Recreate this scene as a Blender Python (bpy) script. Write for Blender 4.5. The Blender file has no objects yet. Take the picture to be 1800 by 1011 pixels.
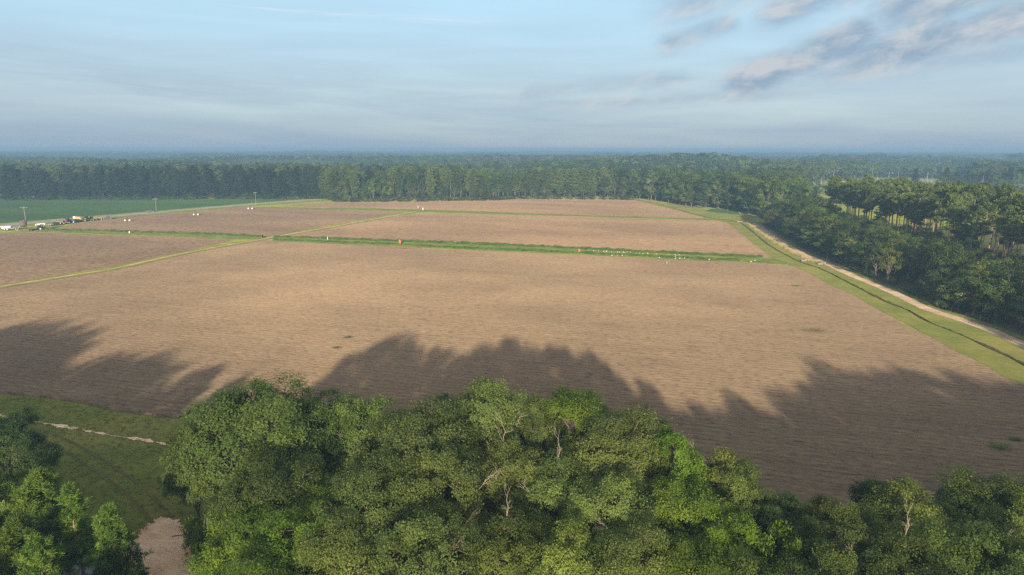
import bpy, bmesh, math, random
import numpy as np
from mathutils import Vector, Matrix, noise as mnoise
R = math.radians
scene = bpy.context.scene
COL = scene.collection

# ---------------------------------------------------------------- camera
CAM_H = 40.0
PITCH = 11.45
cam_d = bpy.data.cameras.new("camera")
cam_d.lens = 24.0
cam_d.sensor_width = 36.0
cam_d.clip_start = 0.5
cam_d.clip_end = 30000
cam = bpy.data.objects.new("camera", cam_d)
COL.objects.link(cam)
CAM_M = Matrix.Rotation(R(90 - PITCH), 4, 'X') @ Matrix.Rotation(R(0.12), 4, 'Z')
cam.matrix_world = Matrix.Translation((0, 0, CAM_H)) @ CAM_M
scene.camera = cam

# ---------------------------------------------------------------- light
SUN_EL, SUN_AZ = 11.9, 1.8          # shadows run away from the camera, 1.8 degrees to the right
sun_d = bpy.data.lights.new("sun", 'SUN')
sun_d.energy = 3.2
sun_d.angle = R(1.3)
sun_d.color = (1.0, 0.77, 0.52)
sun = bpy.data.objects.new("sun", sun_d)
COL.objects.link(sun)
sun.rotation_euler = (R(90 - SUN_EL), 0, R(-SUN_AZ))
sun.location = (0, -50, 120)

scene.view_settings.view_transform = 'Standard'
scene.view_settings.look = 'None'
scene.view_settings.gamma = 1
scene.view_settings.exposure = 1.62
scene.cycles.use_denoising = False
scene.cycles.volume_bounces = 1
scene.cycles.max_bounces = 6
scene.cycles.transparent_max_bounces = 8
scene.cycles.volume_max_steps = 64


class NT:
    """small helper to write node trees"""
    def __init__(self, tree):
        self.t = tree
        self.n = tree.nodes
        self.l = tree.links

    def new(self, kind, **kw):
        nd = self.n.new(kind)
        for k, v in kw.items():
            setattr(nd, k, v)
        return nd

    def put(self, sock, v):
        if isinstance(v, bpy.types.NodeSocket):
            self.l.new(v, sock)
        else:
            if isinstance(v, (tuple, list)) and len(v) == 3 and sock.type == 'RGBA':
                v = (*v, 1)
            sock.default_value = v

    def m(self, op, a, b=0.0, c=0.0, clamp=False):
        nd = self.new('ShaderNodeMath', operation=op, use_clamp=clamp)
        self.put(nd.inputs[0], a)
        self.put(nd.inputs[1], b)
        if len(nd.inputs) > 2:
            self.put(nd.inputs[2], c)
        return nd.outputs[0]

    def mix(self, f, a, b, blend='MIX'):
        nd = self.new('ShaderNodeMix', data_type='RGBA', blend_type=blend)
        self.put(nd.inputs[0], f)
        self.put(nd.inputs[6], a)
        self.put(nd.inputs[7], b)
        return nd.outputs[2]

    def ramp(self, f, lo, hi, a=0.0, b=1.0, smooth=True):
        nd = self.new('ShaderNodeMapRange', interpolation_type='SMOOTHSTEP' if smooth else 'LINEAR')
        self.put(nd.inputs[0], f)
        self.put(nd.inputs[1], lo)
        self.put(nd.inputs[2], hi)
        self.put(nd.inputs[3], a)
        self.put(nd.inputs[4], b)
        return nd.outputs[0]

    def noise(self, vec, scale, detail=4, rough=0.55, dist=0.0):
        nd = self.new('ShaderNodeTexNoise')
        self.put(nd.inputs['Vector'], vec)
        nd.inputs['Scale'].default_value = scale
        nd.inputs['Detail'].default_value = detail
        nd.inputs['Roughness'].default_value = rough
        nd.inputs['Distortion'].default_value = dist
        return nd.outputs[0]

    def vec(self, x, y, z):
        nd = self.new('ShaderNodeCombineXYZ')
        self.put(nd.inputs[0], x)
        self.put(nd.inputs[1], y)
        self.put(nd.inputs[2], z)
        return nd.outputs[0]

    def xyz(self, v):
        nd = self.new('ShaderNodeSeparateXYZ')
        self.put(nd.inputs[0], v)
        return nd.outputs

    def map(self, v, rot=0.0, scale=(1, 1, 1), loc=(0, 0, 0)):
        nd = self.new('ShaderNodeMapping')
        self.put(nd.inputs[0], v)
        nd.inputs['Location'].default_value = loc
        nd.inputs['Rotation'].default_value = (0, 0, rot)
        nd.inputs['Scale'].default_value = scale
        return nd.outputs[0]


# ---------------------------------------------------------------- sky
world = bpy.data.worlds.new("World")
scene.world = world
world.use_nodes = True
w = NT(world.node_tree)
w.n.clear()
sky = w.new('ShaderNodeTexSky', sky_type='NISHITA')
sky.sun_disc = False
sky.sun_elevation = R(SUN_EL)
sky.sun_rotation = R(180 + SUN_AZ)
sky.altitude = 50
sky.air_density = 1.0
sky.dust_density = 0.5
sky.ozone_density = 1.6
tc = w.new('ShaderNodeTexCoord')
X, Y, Z = w.xyz(tc.outputs['Generated'])
az = w.m('ARCTAN2', X, Y)                       # radians, 0 straight ahead
el = w.m('ARCSINE', Z)
col = sky.outputs[0]
# thin high veil that greys the lower sky
veil_n = w.noise(w.vec(w.m('MULTIPLY', az, 2.2), w.m('MULTIPLY', el, 22.0), 0.0), 1.3, 5, 0.55, 0.4)
veil = w.m('MULTIPLY', w.ramp(el, 0.9, 0.18, 0.75, 1.0), w.ramp(veil_n, 0.15, 0.8, 0.86, 1.0))
vcol = w.mix(w.ramp(el, 0.0, 0.08), (1.12, 1.62, 2.25), (1.76, 2.25, 2.70))
vcol = w.mix(w.ramp(el, 0.06, 0.2), vcol, (1.95, 2.9, 3.55))
vcol = w.mix(w.ramp(el, 0.3, 0.8), vcol, (3.0, 3.2, 3.3))          # overhead brightness added to lift the fill light
vcol = w.mix(w.ramp(Y, 0.25, -0.5), vcol, (5.2, 4.1, 3.0))         # morning glow on the sun's side, raised to warm the fill
col = w.mix(w.m('MULTIPLY', veil, 0.97), col, vcol)
# broad grey layer with a slanting lower edge on the left
edge = w.m('SUBTRACT', w.m('MULTIPLY_ADD', az, -0.066, 0.029),
           w.m('MULTIPLY', w.m('SUBTRACT', w.noise(w.vec(w.m('MULTIPLY', az, 5.0), 0.0, 3.0), 1.5, 3), 0.5), 0.012))
dl = w.m('SUBTRACT', el, edge)
layer = w.m('MULTIPLY', w.ramp(dl, -0.0015, 0.006), w.ramp(dl, 0.075, 0.004))
lay_n = w.noise(w.vec(w.m('MULTIPLY', w.m('MULTIPLY_ADD', el, 1.5, az), 3.0), w.m('MULTIPLY', w.m('MULTIPLY_ADD', az, 0.05, el), 42.0), 5.0), 1.6, 7, 0.62, 0.5)
layer = w.m('MULTIPLY', w.m('MULTIPLY', layer, w.ramp(az, 0.3, -0.05)), w.ramp(lay_n, 0.32, 0.72))
col = w.mix(w.m('MULTIPLY', layer, 0.5), col, (1.42, 1.9, 2.42))
# thin white cirrus streak
st = w.m('SUBTRACT', el, w.m('ADD', w.m('MULTIPLY_ADD', az, -0.022, 0.1705),
         w.m('MULTIPLY', w.m('SUBTRACT', w.noise(w.vec(w.m('MULTIPLY', az, 9.0), 0.0, 8.0), 1.0, 3), 0.5), 0.006)))
st_w = w.ramp(w.m('ABSOLUTE', st), w.ramp(az, -0.42, -0.1, 0.0012, 0.008), 0.0)
st_n = w.noise(w.vec(w.m('MULTIPLY', az, 14.0), w.m('MULTIPLY', el, 300.0), 2.0), 1.0, 4)
st_m = w.m('MULTIPLY', w.m('MULTIPLY', st_w, w.m('MULTIPLY', w.ramp(az, -0.44, -0.33), w.ramp(az, 0.03, -0.08))), w.ramp(st_n, 0.3, 0.65))
col = w.mix(w.m('MULTIPLY', st_m, 0.45), col, (3.0, 3.4, 3.8))


def bank(a0, e0, a1, e1, width, soft=1.0):
    """soft elongated cloud region from (a0,e0) to (a1,e1) (azimuth, elevation in radians)"""
    L = math.hypot(a1 - a0, e1 - e0)
    ux, uy = (a1 - a0) / L, (e1 - e0) / L
    dx = w.m('SUBTRACT', az, a0)
    dy = w.m('SUBTRACT', el, e0)
    s = w.m('DIVIDE', w.m('ADD', w.m('MULTIPLY', dx, ux), w.m('MULTIPLY', dy, uy)), L)
    t = w.m('ABSOLUTE', w.m('ADD', w.m('MULTIPLY', dx, -uy), w.m('MULTIPLY', dy, ux)))
    ends = w.m('MULTIPLY', w.ramp(s, -0.08, 0.25), w.ramp(s, 1.1, 0.75))
    return w.m('MULTIPLY', ends, w.ramp(t, width, 0.0))


def pa(px):
    return math.atan((px - 900) / 1200)


def pe(py):
    return math.atan((264 - py) / 1215)


banks = None
for (x0, y0, x1, y1, wd, k) in [
        (1240, 172, 1540, 78, 0.042, 1.35), (1400, 145, 1960, 50, 0.042, 1.4), (1470, 80, 1960, -40, 0.07, 1.4),
        (1600, 20, 1900, -30, 0.05, 1.1), (1100, 50, 1460, -30, 0.055, 0.8), (1130, 100, 1290, 55, 0.03, 0.8),
        (850, 178, 1260, 142, 0.024, 0.6), (1180, 165, 1900, 120, 0.03, 0.7), (850, 192, 1500, 172, 0.02, 0.6),
        (1280, 60, 1600, -10, 0.045, 0.95)]:
    b = w.m('MULTIPLY', bank(pa(x0), pe(y0), pa(x1), pe(y1), wd), k)
    banks = b if banks is None else w.m('MAXIMUM', banks, b)


def cl_noise(de):
    # streaky cloud noise, tilted up to the right
    u = w.m('MULTIPLY', w.m('ADD', az, w.m('MULTIPLY', el, 0.6)), 9.0)
    v = w.m('MULTIPLY', w.m('SUBTRACT', w.m('ADD', el, de), w.m('MULTIPLY', az, 0.26)), 22.0)
    return w.noise(w.vec(u, v, 1.7), 1.35, 10, 0.6, 0.2)


n0, n1 = cl_noise(0.0), cl_noise(0.016)
dens = w.m('MULTIPLY', banks, w.ramp(n0, 0.2, 0.65, 0.25, 1.2, smooth=False))
mask = w.ramp(dens, 0.0, 1.1)
relief = w.ramp(w.m('SUBTRACT', n0, n1), -0.10, 0.15, smooth=False)          # sunlit upper swells against grey undersides
ccol = w.mix(relief, (1.15, 1.6, 2.12), (2.35, 2.45, 2.6))
col = w.mix(w.m('MULTIPLY', mask, 0.86), col, ccol)
bg = w.new('ShaderNodeBackground')
w.put(bg.inputs[0], col)
bg.inputs[1].default_value = 0.08
wo = w.new('ShaderNodeOutputWorld')
w.l.new(bg.outputs[0], wo.inputs[0])

# ---------------------------------------------------------------- geometry of the view
F, CX, CY = 1200.0, 900.0, 505.5


def ray(px, py):
    return (CAM_M @ Vector(((px - CX) / F, -(py - CY) / F, -1.0)))


def G(px, py, z=0.0):
    d = ray(px, py)
    t = (z - CAM_H) / d.z
    return (d.x * t, d.y * t)


def at_depth(px, py, Yd):
    d = ray(px, py)
    t = Yd / d.y
    return d.x * t, CAM_H + d.z * t


def P(*pts):
    return [G(*p) for p in pts]


# ---------------------------------------------------------------- materials
def mat(name):
    m = bpy.data.materials.new(name)
    m.use_nodes = True
    t = NT(m.node_tree)
    t.n.clear()
    out = t.new('ShaderNodeOutputMaterial')
    return m, t, out


def simple(name, color, rough=0.6, metal=0.0, var=0.25, scale=3.0):
    m, t, out = mat(name)
    b = t.new('ShaderNodeBsdfPrincipled')
    tc_ = t.new('ShaderNodeTexCoord')
    n = t.noise(tc_.outputs['Object'], scale, 4)
    c = t.mix(t.ramp(n, 0.3, 0.7), tuple(v * (1 - var) for v in color), tuple(min(1, v * (1 + var)) for v in color))
    t.put(b.inputs['Base Color'], c)
    b.inputs['Roughness'].default_value = rough
    b.inputs['Metallic'].default_value = metal
    t.l.new(b.outputs[0], out.inputs[0])
    return m


def leafmat(name, c0, c1, c2, trans=0.25, hue=0.25):
    """c0 dull old leaves, c1 common leaf, c2 fresh leaves"""
    c0, c1, c2 = [(q[0] * 1.38, q[1] * 1.5, q[2] * 1.12) for q in (c0, c1, c2)]
    m, t, out = mat(name)
    at = t.new('ShaderNodeAttribute', attribute_name='v')
    ac = t.new('ShaderNodeAttribute', attribute_name='c')
    oi = t.new('ShaderNodeObjectInfo')
    c = t.mix(t.ramp(at.outputs['Fac'], 0.0, 1.0, smooth=False), c0, c1)
    c = t.mix(t.m('MULTIPLY', t.ramp(ac.outputs['Fac'], 0.35, 1.0), 0.85), c, c2)
    k = t.ramp(oi.outputs['Random'], 0, 1, 1 - hue, 1 + hue, smooth=False)
    r2 = t.m('FRACT', t.m('MULTIPLY', oi.outputs['Random'], 17.3))
    tint = t.mix(r2, (0.88, 0.99, 1.0), (1.09, 1.02, 0.95))
    c = t.mix(1.0, c, tint, 'MULTIPLY')
    v = t.new('ShaderNodeVectorMath', operation='SCALE')
    t.put(v.inputs[0], c)
    t.put(v.inputs['Scale'], k)
    c = v.outputs[0]
    d = t.new('ShaderNodeBsdfPrincipled')
    t.put(d.inputs['Base Color'], c)
    d.inputs['Roughness'].default_value = 0.62
    d.inputs['Specular IOR Level'].default_value = 0.25
    tr = t.new('ShaderNodeBsdfTranslucent')
    t.put(tr.inputs[0], t.mix(1.0, c, (1.25, 1.3, 0.55), 'MULTIPLY'))
    mx = t.new('ShaderNodeMixShader')
    mx.inputs[0].default_value = trans
    t.l.new(d.outputs[0], mx.inputs[1])
    t.l.new(tr.outputs[0], mx.inputs[2])
    t.l.new(mx.outputs[0], out.inputs[0])
    return m


LM = {
    'oak': leafmat('oak_leaves', (0.033, 0.050, 0.014), (0.046, 0.069, 0.018), (0.078, 0.106, 0.025)),
    'grey': leafmat('grey_oak_leaves', (0.062, 0.084, 0.026), (0.080, 0.106, 0.032), (0.115, 0.142, 0.040), 0.2),
    'bright': leafmat('fresh_leaves', (0.050, 0.084, 0.010), (0.072, 0.118, 0.013), (0.125, 0.168, 0.020), 0.3),
    'olive': leafmat('olive_leaves', (0.062, 0.080, 0.020), (0.082, 0.102, 0.025), (0.115, 0.136, 0.032), 0.25),
    'dark': leafmat('dark_leaves', (0.018, 0.036, 0.012), (0.034, 0.060, 0.017), (0.06, 0.09, 0.022)),
    'pine': leafmat('pine_needles', (0.036, 0.056, 0.022), (0.060, 0.086, 0.030), (0.10, 0.125, 0.038), 0.12),
    'wall_pine': leafmat('shade_toned_pine_needles', (0.010, 0.020, 0.010), (0.018, 0.032, 0.014), (0.035, 0.052, 0.018), 0.1),  # cloud shade over the pine wall put into darker needle colours
    'young_pine': leafmat('young_pine_needles', (0.034, 0.066, 0.014), (0.058, 0.100, 0.020), (0.10, 0.145, 0.028), 0.15),
    'far': leafmat('distant_leaves', (0.03, 0.052, 0.018), (0.05, 0.08, 0.025), (0.085, 0.115, 0.035), 0.15, 0.35),
}


def barkmat(name, a, b):
    m, t, out = mat(name)
    p = t.new('ShaderNodeBsdfPrincipled')
    tc_ = t.new('ShaderNodeTexCoord')
    v = t.map(tc_.outputs['Object'], 0, (6, 6, 1.2))
    n = t.noise(v, 1.5, 6, 0.65)
    t.put(p.inputs['Base Color'], t.mix(t.ramp(n, 0.3, 0.7), a, b))
    p.inputs['Roughness'].default_value = 0.9
    bp = t.new('ShaderNodeBump')
    bp.inputs['Strength'].default_value = 0.6
    bp.inputs['Distance'].default_value = 0.05
    t.l.new(n, bp.inputs['Height'])
    t.l.new(bp.outputs[0], p.inputs['Normal'])
    t.l.new(p.outputs[0], out.inputs[0])
    return m


BARK = barkmat('oak_bark', (0.07, 0.058, 0.045), (0.17, 0.15, 0.125))
PBARK = barkmat('pine_bark', (0.20, 0.14, 0.095), (0.40, 0.31, 0.23))
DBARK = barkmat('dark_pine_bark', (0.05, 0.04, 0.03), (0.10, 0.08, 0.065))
DEADW = barkmat('bare_wood', (0.22, 0.2, 0.16), (0.40, 0.37, 0.31))
MOSS = simple('hanging_moss', (0.16, 0.17, 0.12), 0.95)

ROW_A = None  # set below: direction of the crop rows
_a, _b = G(600, 424), G(1200, 451)
ROW_A = math.atan2(_b[1] - _a[1], _b[0] - _a[0])


GROUND_K = 0.97


def groundmat(name, cols, scale=0.08, stripes=None, fine=1.6, rough=1.0, bump=0.25, finek=0.35, streak=(1, 1)):
    """cols = dark, mid, light, patch; matte surface with patches, streaks and fine texture"""
    cols = [tuple(v * GROUND_K for v in c_) for c_ in cols]
    m, t, out = mat(name)
    d = t.new('ShaderNodeBsdfDiffuse')
    d.inputs['Roughness'].default_value = rough
    g = t.new('ShaderNodeNewGeometry')
    pos = g.outputs['Position']
    rot = t.map(pos, -ROW_A)                       # x along the rows
    big = t.noise(t.map(rot, 0, (streak[0], streak[1], 1)), scale, 6, 0.55, 0.3)
    c = t.mix(t.ramp(big, 0.3, 0.7), cols[0], cols[1])
    big2 = t.noise(t.map(rot, 0, (0.6, 1, 1), (31, 17, 0)), scale * 0.45, 5, 0.6, 0.6)
    c = t.mix(t.m('MULTIPLY', t.ramp(big2, 0.45, 0.75), 0.8), c, cols[2])
    pt = t.noise(t.map(rot, 0, (0.7, 1, 1), (5, 77, 0)), scale * 1.7, 6, 0.65, 0.8)
    c = t.mix(t.m('MULTIPLY', t.ramp(pt, 0.6, 0.78), 0.75), c, cols[3])
    h = t.noise(t.map(rot, 0, (fine * 0.3, fine, fine)), 1.0, 5, 0.7)
    h2 = t.noise(t.map(rot, 0, (fine * 0.07, fine * 0.22, fine), (9, 4, 0)), 1.0, 6, 0.75)
    c = t.mix(t.m('MULTIPLY', t.ramp(h2, 0.52, 0.30), finek * 0.6, clamp=True), c, t.mix(1.0, c, (0.55, 0.54, 0.52), 'MULTIPLY'))
    c = t.mix(t.m('MULTIPLY', t.ramp(h2, 0.55, 0.75), finek * 0.7, clamp=True), c, t.mix(1.0, c, (1.35, 1.33, 1.3), 'MULTIPLY'))
    if stripes:
        per, amt = stripes
        x, y, z = t.xyz(rot)
        wob = t.m('MULTIPLY', t.noise(t.map(rot, 0, (0.03, 0.1, 1)), 1.0, 3), 1.4)
        s = t.m('SINE', t.m('MULTIPLY', t.m('ADD', y, wob), 2 * math.pi / per))
        long = t.noise(t.map(rot, 0, (0.02, 0.55, 1)), 1.0, 5, 0.6)
        c = t.mix(t.m('MULTIPLY', t.ramp(long, 0.35, 0.65), 0.28), c, t.mix(1.0, c, (0.72, 0.70, 0.70), 'MULTIPLY'))
        c = t.mix(t.m('MULTIPLY', t.ramp(s, -0.3, 1.0), amt), c, t.mix(1.0, c, (0.6, 0.58, 0.56), 'MULTIPLY'))
    dk = t.mix(1.0, c, (0.42, 0.42, 0.44), 'MULTIPLY')
    lt = t.mix(1.0, c, (1.45, 1.42, 1.38), 'MULTIPLY')
    c = t.mix(t.m('MULTIPLY', t.ramp(h, 0.5, 0.3), finek * 1.6, clamp=True), c, dk)
    c = t.mix(t.m('MULTIPLY', t.ramp(h, 0.52, 0.72), finek * 1.3, clamp=True), c, lt)
    t.put(d.inputs[0], c)
    if bump:
        bp = t.new('ShaderNodeBump')
        bp.inputs['Strength'].default_value = bump
        bp.inputs['Distance'].default_value = 0.12
        t.l.new(h, bp.inputs['Height'])
        t.l.new(bp.outputs[0], d.inputs['Normal'])
    t.l.new(d.outputs[0], out.inputs[0])
    return m


M_SOIL = groundmat('stubble_soil', ((0.152, 0.124, 0.091), (0.210, 0.170, 0.122), (0.266, 0.210, 0.144), (0.138, 0.104, 0.070)),
                   0.022, stripes=(1.5, 0.34), fine=2.2, bump=0.12, finek=0.7, streak=(0.75, 1.0))
M_SOIL2 = groundmat('far_soil', ((0.155, 0.120, 0.086), (0.212, 0.164, 0.114), (0.245, 0.187, 0.126), (0.145, 0.105, 0.072)),
                    0.02, stripes=(1.9, 0.25), fine=1.1, bump=0.1, finek=0.7, streak=(0.4, 1.2))
M_SOIL3 = groundmat('shade_toned_soil', ((0.125, 0.10, 0.076), (0.165, 0.132, 0.098), (0.195, 0.152, 0.108), (0.14, 0.105, 0.075)),
                    0.02, stripes=(1.9, 0.25), fine=1.1, bump=0.1, finek=0.8, streak=(0.4, 1.2))  # weaker light on the left fields, painted as darker soil
M_GRASS = groundmat('meadow_grass', ((0.112, 0.148, 0.036), (0.155, 0.188, 0.046), (0.225, 0.22, 0.072), (0.27, 0.225, 0.11)),
                    0.10, fine=2.2, finek=0.45, bump=.5)
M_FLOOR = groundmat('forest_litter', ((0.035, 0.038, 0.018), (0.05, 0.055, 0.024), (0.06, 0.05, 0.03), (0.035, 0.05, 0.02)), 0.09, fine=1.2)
M_VERGE = groundmat('verge_grass', ((0.085, 0.11, 0.032), (0.115, 0.138, 0.04), (0.16, 0.155, 0.055), (0.18, 0.145, 0.07)),
                    0.10, fine=1.6, finek=0.35, streak=(1, 1))
M_STRIP = groundmat('ditch_grass', ((0.066, 0.095, 0.022), (0.10, 0.135, 0.037), (0.13, 0.15, 0.045), (0.05, 0.075, 0.02)),
                    0.3, fine=1.2, finek=0.4, streak=(0.3, 1))
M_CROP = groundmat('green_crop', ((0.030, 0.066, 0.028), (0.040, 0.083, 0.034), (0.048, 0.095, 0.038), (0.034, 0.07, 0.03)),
                   0.03, stripes=(1.5, 0.15), fine=0.8, finek=0.2, streak=(0.3, 1))  # green lowered in place of a cloud's shade on the crop
M_TRACK = groundmat('dry_track', ((0.17, 0.155, 0.075), (0.235, 0.205, 0.11), (0.29, 0.245, 0.15), (0.13, 0.14, 0.055)), 0.2, fine=1.0, finek=0.3, streak=(1, 1))
M_DIRT = groundmat('sandy_road', ((0.22, 0.18, 0.14), (0.30, 0.25, 0.195), (0.37, 0.32, 0.26), (0.2, 0.15, 0.105)), 0.35, fine=2.0, finek=0.3)
M_SAND = groundmat('pale_sand', ((0.56, 0.41, 0.28), (0.72, 0.57, 0.43), (0.82, 0.72, 0.6), (0.24, 0.22, 0.09)), 0.35, fine=3.0, finek=0.28, bump=0.25)
M_ROADM = groundmat('asphalt', ((0.13, 0.14, 0.14), (0.17, 0.175, 0.175), (0.2, 0.2, 0.2), (0.15, 0.15, 0.15)), 0.2, fine=1.0, finek=0.15, bump=0)
M_MUD = groundmat('ditch_mud', ((0.045, 0.045, 0.022), (0.065, 0.062, 0.03), (0.09, 0.095, 0.035), (0.11, 0.09, 0.05)), 0.6, fine=2.0)
M_RUSH = groundmat('rush_grass', ((0.030, 0.062, 0.016), (0.055, 0.098, 0.024), (0.09, 0.13, 0.035), (0.12, 0.13, 0.05)), 0.7, fine=2.5, finek=0.4)
M_BROWN = groundmat('dry_weed', ((0.16, 0.10, 0.06), (0.24, 0.17, 0.09), (0.26, 0.22, 0.1), (0.18, 0.12, 0.06)), 0.5, fine=2.5)
M_PADDOCK = groundmat('far_meadow', ((0.09, 0.13, 0.05), (0.12, 0.155, 0.06), (0.17, 0.17, 0.085), (0.14, 0.14, 0.07)), 0.012, fine=0.2)
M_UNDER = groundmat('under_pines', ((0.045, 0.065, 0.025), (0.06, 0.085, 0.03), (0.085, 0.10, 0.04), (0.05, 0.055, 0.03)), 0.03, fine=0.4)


# ---------------------------------------------------------------- object helpers
def obj(name, me, material=None, parent=None):
    o = bpy.data.objects.new(name, me)
    if material is not None and hasattr(me, 'materials') and not me.materials:
        me.materials.append(material)
    COL.objects.link(o)
    if parent is not None:
        o.parent = parent
    return o


def empty(name, loc=(0, 0, 0), rz=0.0):
    o = bpy.data.objects.new(name, None)
    COL.objects.link(o)
    o.location = loc
    o.rotation_euler = (0, 0, rz)
    o.empty_display_size = 0.5
    return o


def tag(o, label=None, cat=None, group=None, kind=None):
    if label:
        o['label'] = label
    if cat:
        o['category'] = cat
    if group:
        o['group'] = group
    if kind:
        o['kind'] = kind
    return o


def copy_tree(o, parent=None):
    c = o.copy()
    COL.objects.link(c)
    c.parent = parent
    for ch in list(o.children):
        copy_tree(ch, c)
    return c


def mesh_np(name, verts, faces4=None, faces3=None, attrs=None, smooth=False):
    """mesh from numpy arrays (fast)"""
    me = bpy.data.meshes.new(name)
    nv = len(verts)
    me.vertices.add(nv)
    me.vertices.foreach_set('co', np.asarray(verts, np.float32).ravel())
    parts, starts, tot = [], [], 0
    if faces4 is not None and len(faces4):
        f = np.asarray(faces4, np.int32)
        parts.append(f.ravel())
        starts.append(np.arange(len(f), dtype=np.int32) * 4 + tot)
        tot += f.size
    if faces3 is not None and len(faces3):
        f = np.asarray(faces3, np.int32)
        parts.append(f.ravel())
        starts.append(np.arange(len(f), dtype=np.int32) * 3 + tot)
        tot += f.size
    if parts:
        lv = np.concatenate(parts)
        st_ = np.concatenate(starts)
        me.loops.add(len(lv))
        me.loops.foreach_set('vertex_index', lv)
        me.polygons.add(len(st_))
        me.polygons.foreach_set('loop_start', st_)
        if smooth:
            me.polygons.foreach_set('use_smooth', np.ones(len(st_), bool))
    if attrs:
        for k, a in attrs.items():
            at = me.attributes.new(k, 'FLOAT', 'POINT')
            at.data.foreach_set('value', np.asarray(a, np.float32))
    me.update()
    me.validate()
    return me


def poly_sheet(name, pts, z, material, seg=6.0, amp=0.5, kind='structure', seed=1):
    """flat sheet from a ground outline, its edge roughened"""
    rnd = random.Random(seed)
    out = []
    n = len(pts)
    for i in range(n):
        a, b = Vector(pts[i]), Vector(pts[(i + 1) % n])
        L = (b - a).length
        dist = (a + b).length / 2
        k = max(1, min(160, int(L / (seg * max(1, dist / 250)))))
        nrm = Vector((-(b - a).y, (b - a).x)).normalized() if L > 0 else Vector((0, 0))
        for j in range(k):
            p = a.lerp(b, j / k)
            if j:
                p = p + nrm * (mnoise.noise(Vector((p.x * 0.07, p.y * 0.07, seed))) * 1.6 + rnd.uniform(-.6, .6)) * amp
            out.append(p)
    bm = bmesh.new()
    vs = [bm.verts.new((p.x, p.y, z)) for p in out]
    f = bm.faces.new(vs)
    bm.normal_update()
    if f.normal.z < 0:
        f.normal_flip()
    bmesh.ops.triangulate(bm, faces=bm.faces[:])
    me = bpy.data.meshes.new(name)
    bm.to_mesh(me)
    bm.free()
    o = obj(name, me, material)
    if kind:
        o['kind'] = kind
    return o


def resample(pts, step):
    pts = [Vector(p) for p in pts]
    # catmull-rom smoothing
    out = []
    for i in range(len(pts) - 1):
        p0 = pts[max(0, i - 1)]
        p1, p2 = pts[i], pts[i + 1]
        p3 = pts[min(len(pts) - 1, i + 2)]
        k = max(1, int((p2 - p1).length / step))
        for j in range(k):
            t = j / k
            out.append(0.5 * ((2 * p1) + (p2 - p0) * t + (2 * p0 - 5 * p1 + 4 * p2 - p3) * t * t + (3 * p1 - p0 - 3 * p2 + p3) * t ** 3))
    out.append(pts[-1])
    return out


def ribbon(name, pts, profile, material, step=3.0, kind='structure', jit=0.0, zjit=0.0, seed=0, wfun=None):
    """long strip: profile = [(offset to the right in m, z)...]"""
    pts = resample(pts, step)
    rnd = random.Random(seed)
    V, Fc = [], []
    k = len(profile)
    for i, p in enumerate(pts):
        a, b = pts[max(0, i - 1)], pts[min(len(pts) - 1, i + 1)]
        d = (b - a).normalized()
        n = Vector((d.y, -d.x))
        ws = wfun(i / (len(pts) - 1)) if wfun else 1.0
        wob = mnoise.noise(Vector((p.x * 0.05, p.y * 0.05, seed))) * jit
        for (off, z) in profile:
            q = p + n * (off * ws + wob + rnd.uniform(-jit, jit) * 0.5)
            V.append((q.x, q.y, z + (rnd.uniform(0, zjit) if z > 0.12 else 0)))
    for i in range(len(pts) - 1):
        for j in range(k - 1):
            Fc.append((i * k + j, i * k + j + 1, (i + 1) * k + j + 1, (i + 1) * k + j))
    me = mesh_np(name, V, Fc)
    o = obj(name, me, material)
    if kind:
        o['kind'] = kind
    return o


# ---------------------------------------------------------------- ground
bm = bmesh.new()
rings = [0, 60, 120, 250, 500, 1000, 2000, 4000, 7600]
prev = None
for r_ in rings:
    if r_ == 0:
        cur = [bm.verts.new((0, 0, 0))]
    else:
        cur = [bm.verts.new((r_ * math.cos(a), r_ * math.sin(a), 0)) for a in [i * math.tau / 64 for i in range(64)]]
    if prev is not None:
        if len(prev) == 1:
            for i in range(64):
                bm.faces.new((prev[0], cur[i], cur[(i + 1) % 64]))
        else:
            for i in range(64):
                bm.faces.new((prev[i], cur[i], cur[(i + 1) % 64], prev[(i + 1) % 64]))
    prev = cur
me = bpy.data.meshes.new('ground')
bm.to_mesh(me)
bm.free()
tag(obj('ground', me, M_GRASS), kind='structure')

# brown field pieces (pixel outlines of the photograph projected on the ground)
poly_sheet('brown_field_near', P((0, 506), (-160, 533), (-420, 640)) + [G(-420, 660), G(0, 688), G(120, 702), G(200, 717), G(300, 729), G(420, 742)]
           + P((1000, 850), (1400, 880), (1640, 905), (2000, 930), (2160, 820), (1950, 752), (1800, 677), (1720, 636), (1623, 586), (1577, 561), (1490, 514), (1400, 469), (1360, 464),
               (1200, 457), (1000, 447.5), (800, 439), (600, 429.5), (480, 424), (465, 421), (333, 446), (200, 476)), 0.03, M_SOIL, amp=0.7, seed=1)
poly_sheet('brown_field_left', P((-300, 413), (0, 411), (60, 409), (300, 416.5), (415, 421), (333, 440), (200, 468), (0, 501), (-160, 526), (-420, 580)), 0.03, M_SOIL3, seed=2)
poly_sheet('brown_field_middle', P((738, 374.5), (1000, 380), (1200, 387), (1262, 388.5), (1277, 391), (1320, 424), (1358, 453), (1200, 446), (900, 432), (600, 421), (492, 417.5), (600, 397)), 0.03, M_SOIL2, seed=3)
poly_sheet('brown_field_far_left', P((95, 403), (133, 393), (217, 382.5), (333, 373), (433, 364.5), (483, 365), (600, 369), (715, 373), (600, 392), (478, 416), (300, 410), (150, 405)), 0.03, M_SOIL3, seed=4)
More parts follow.
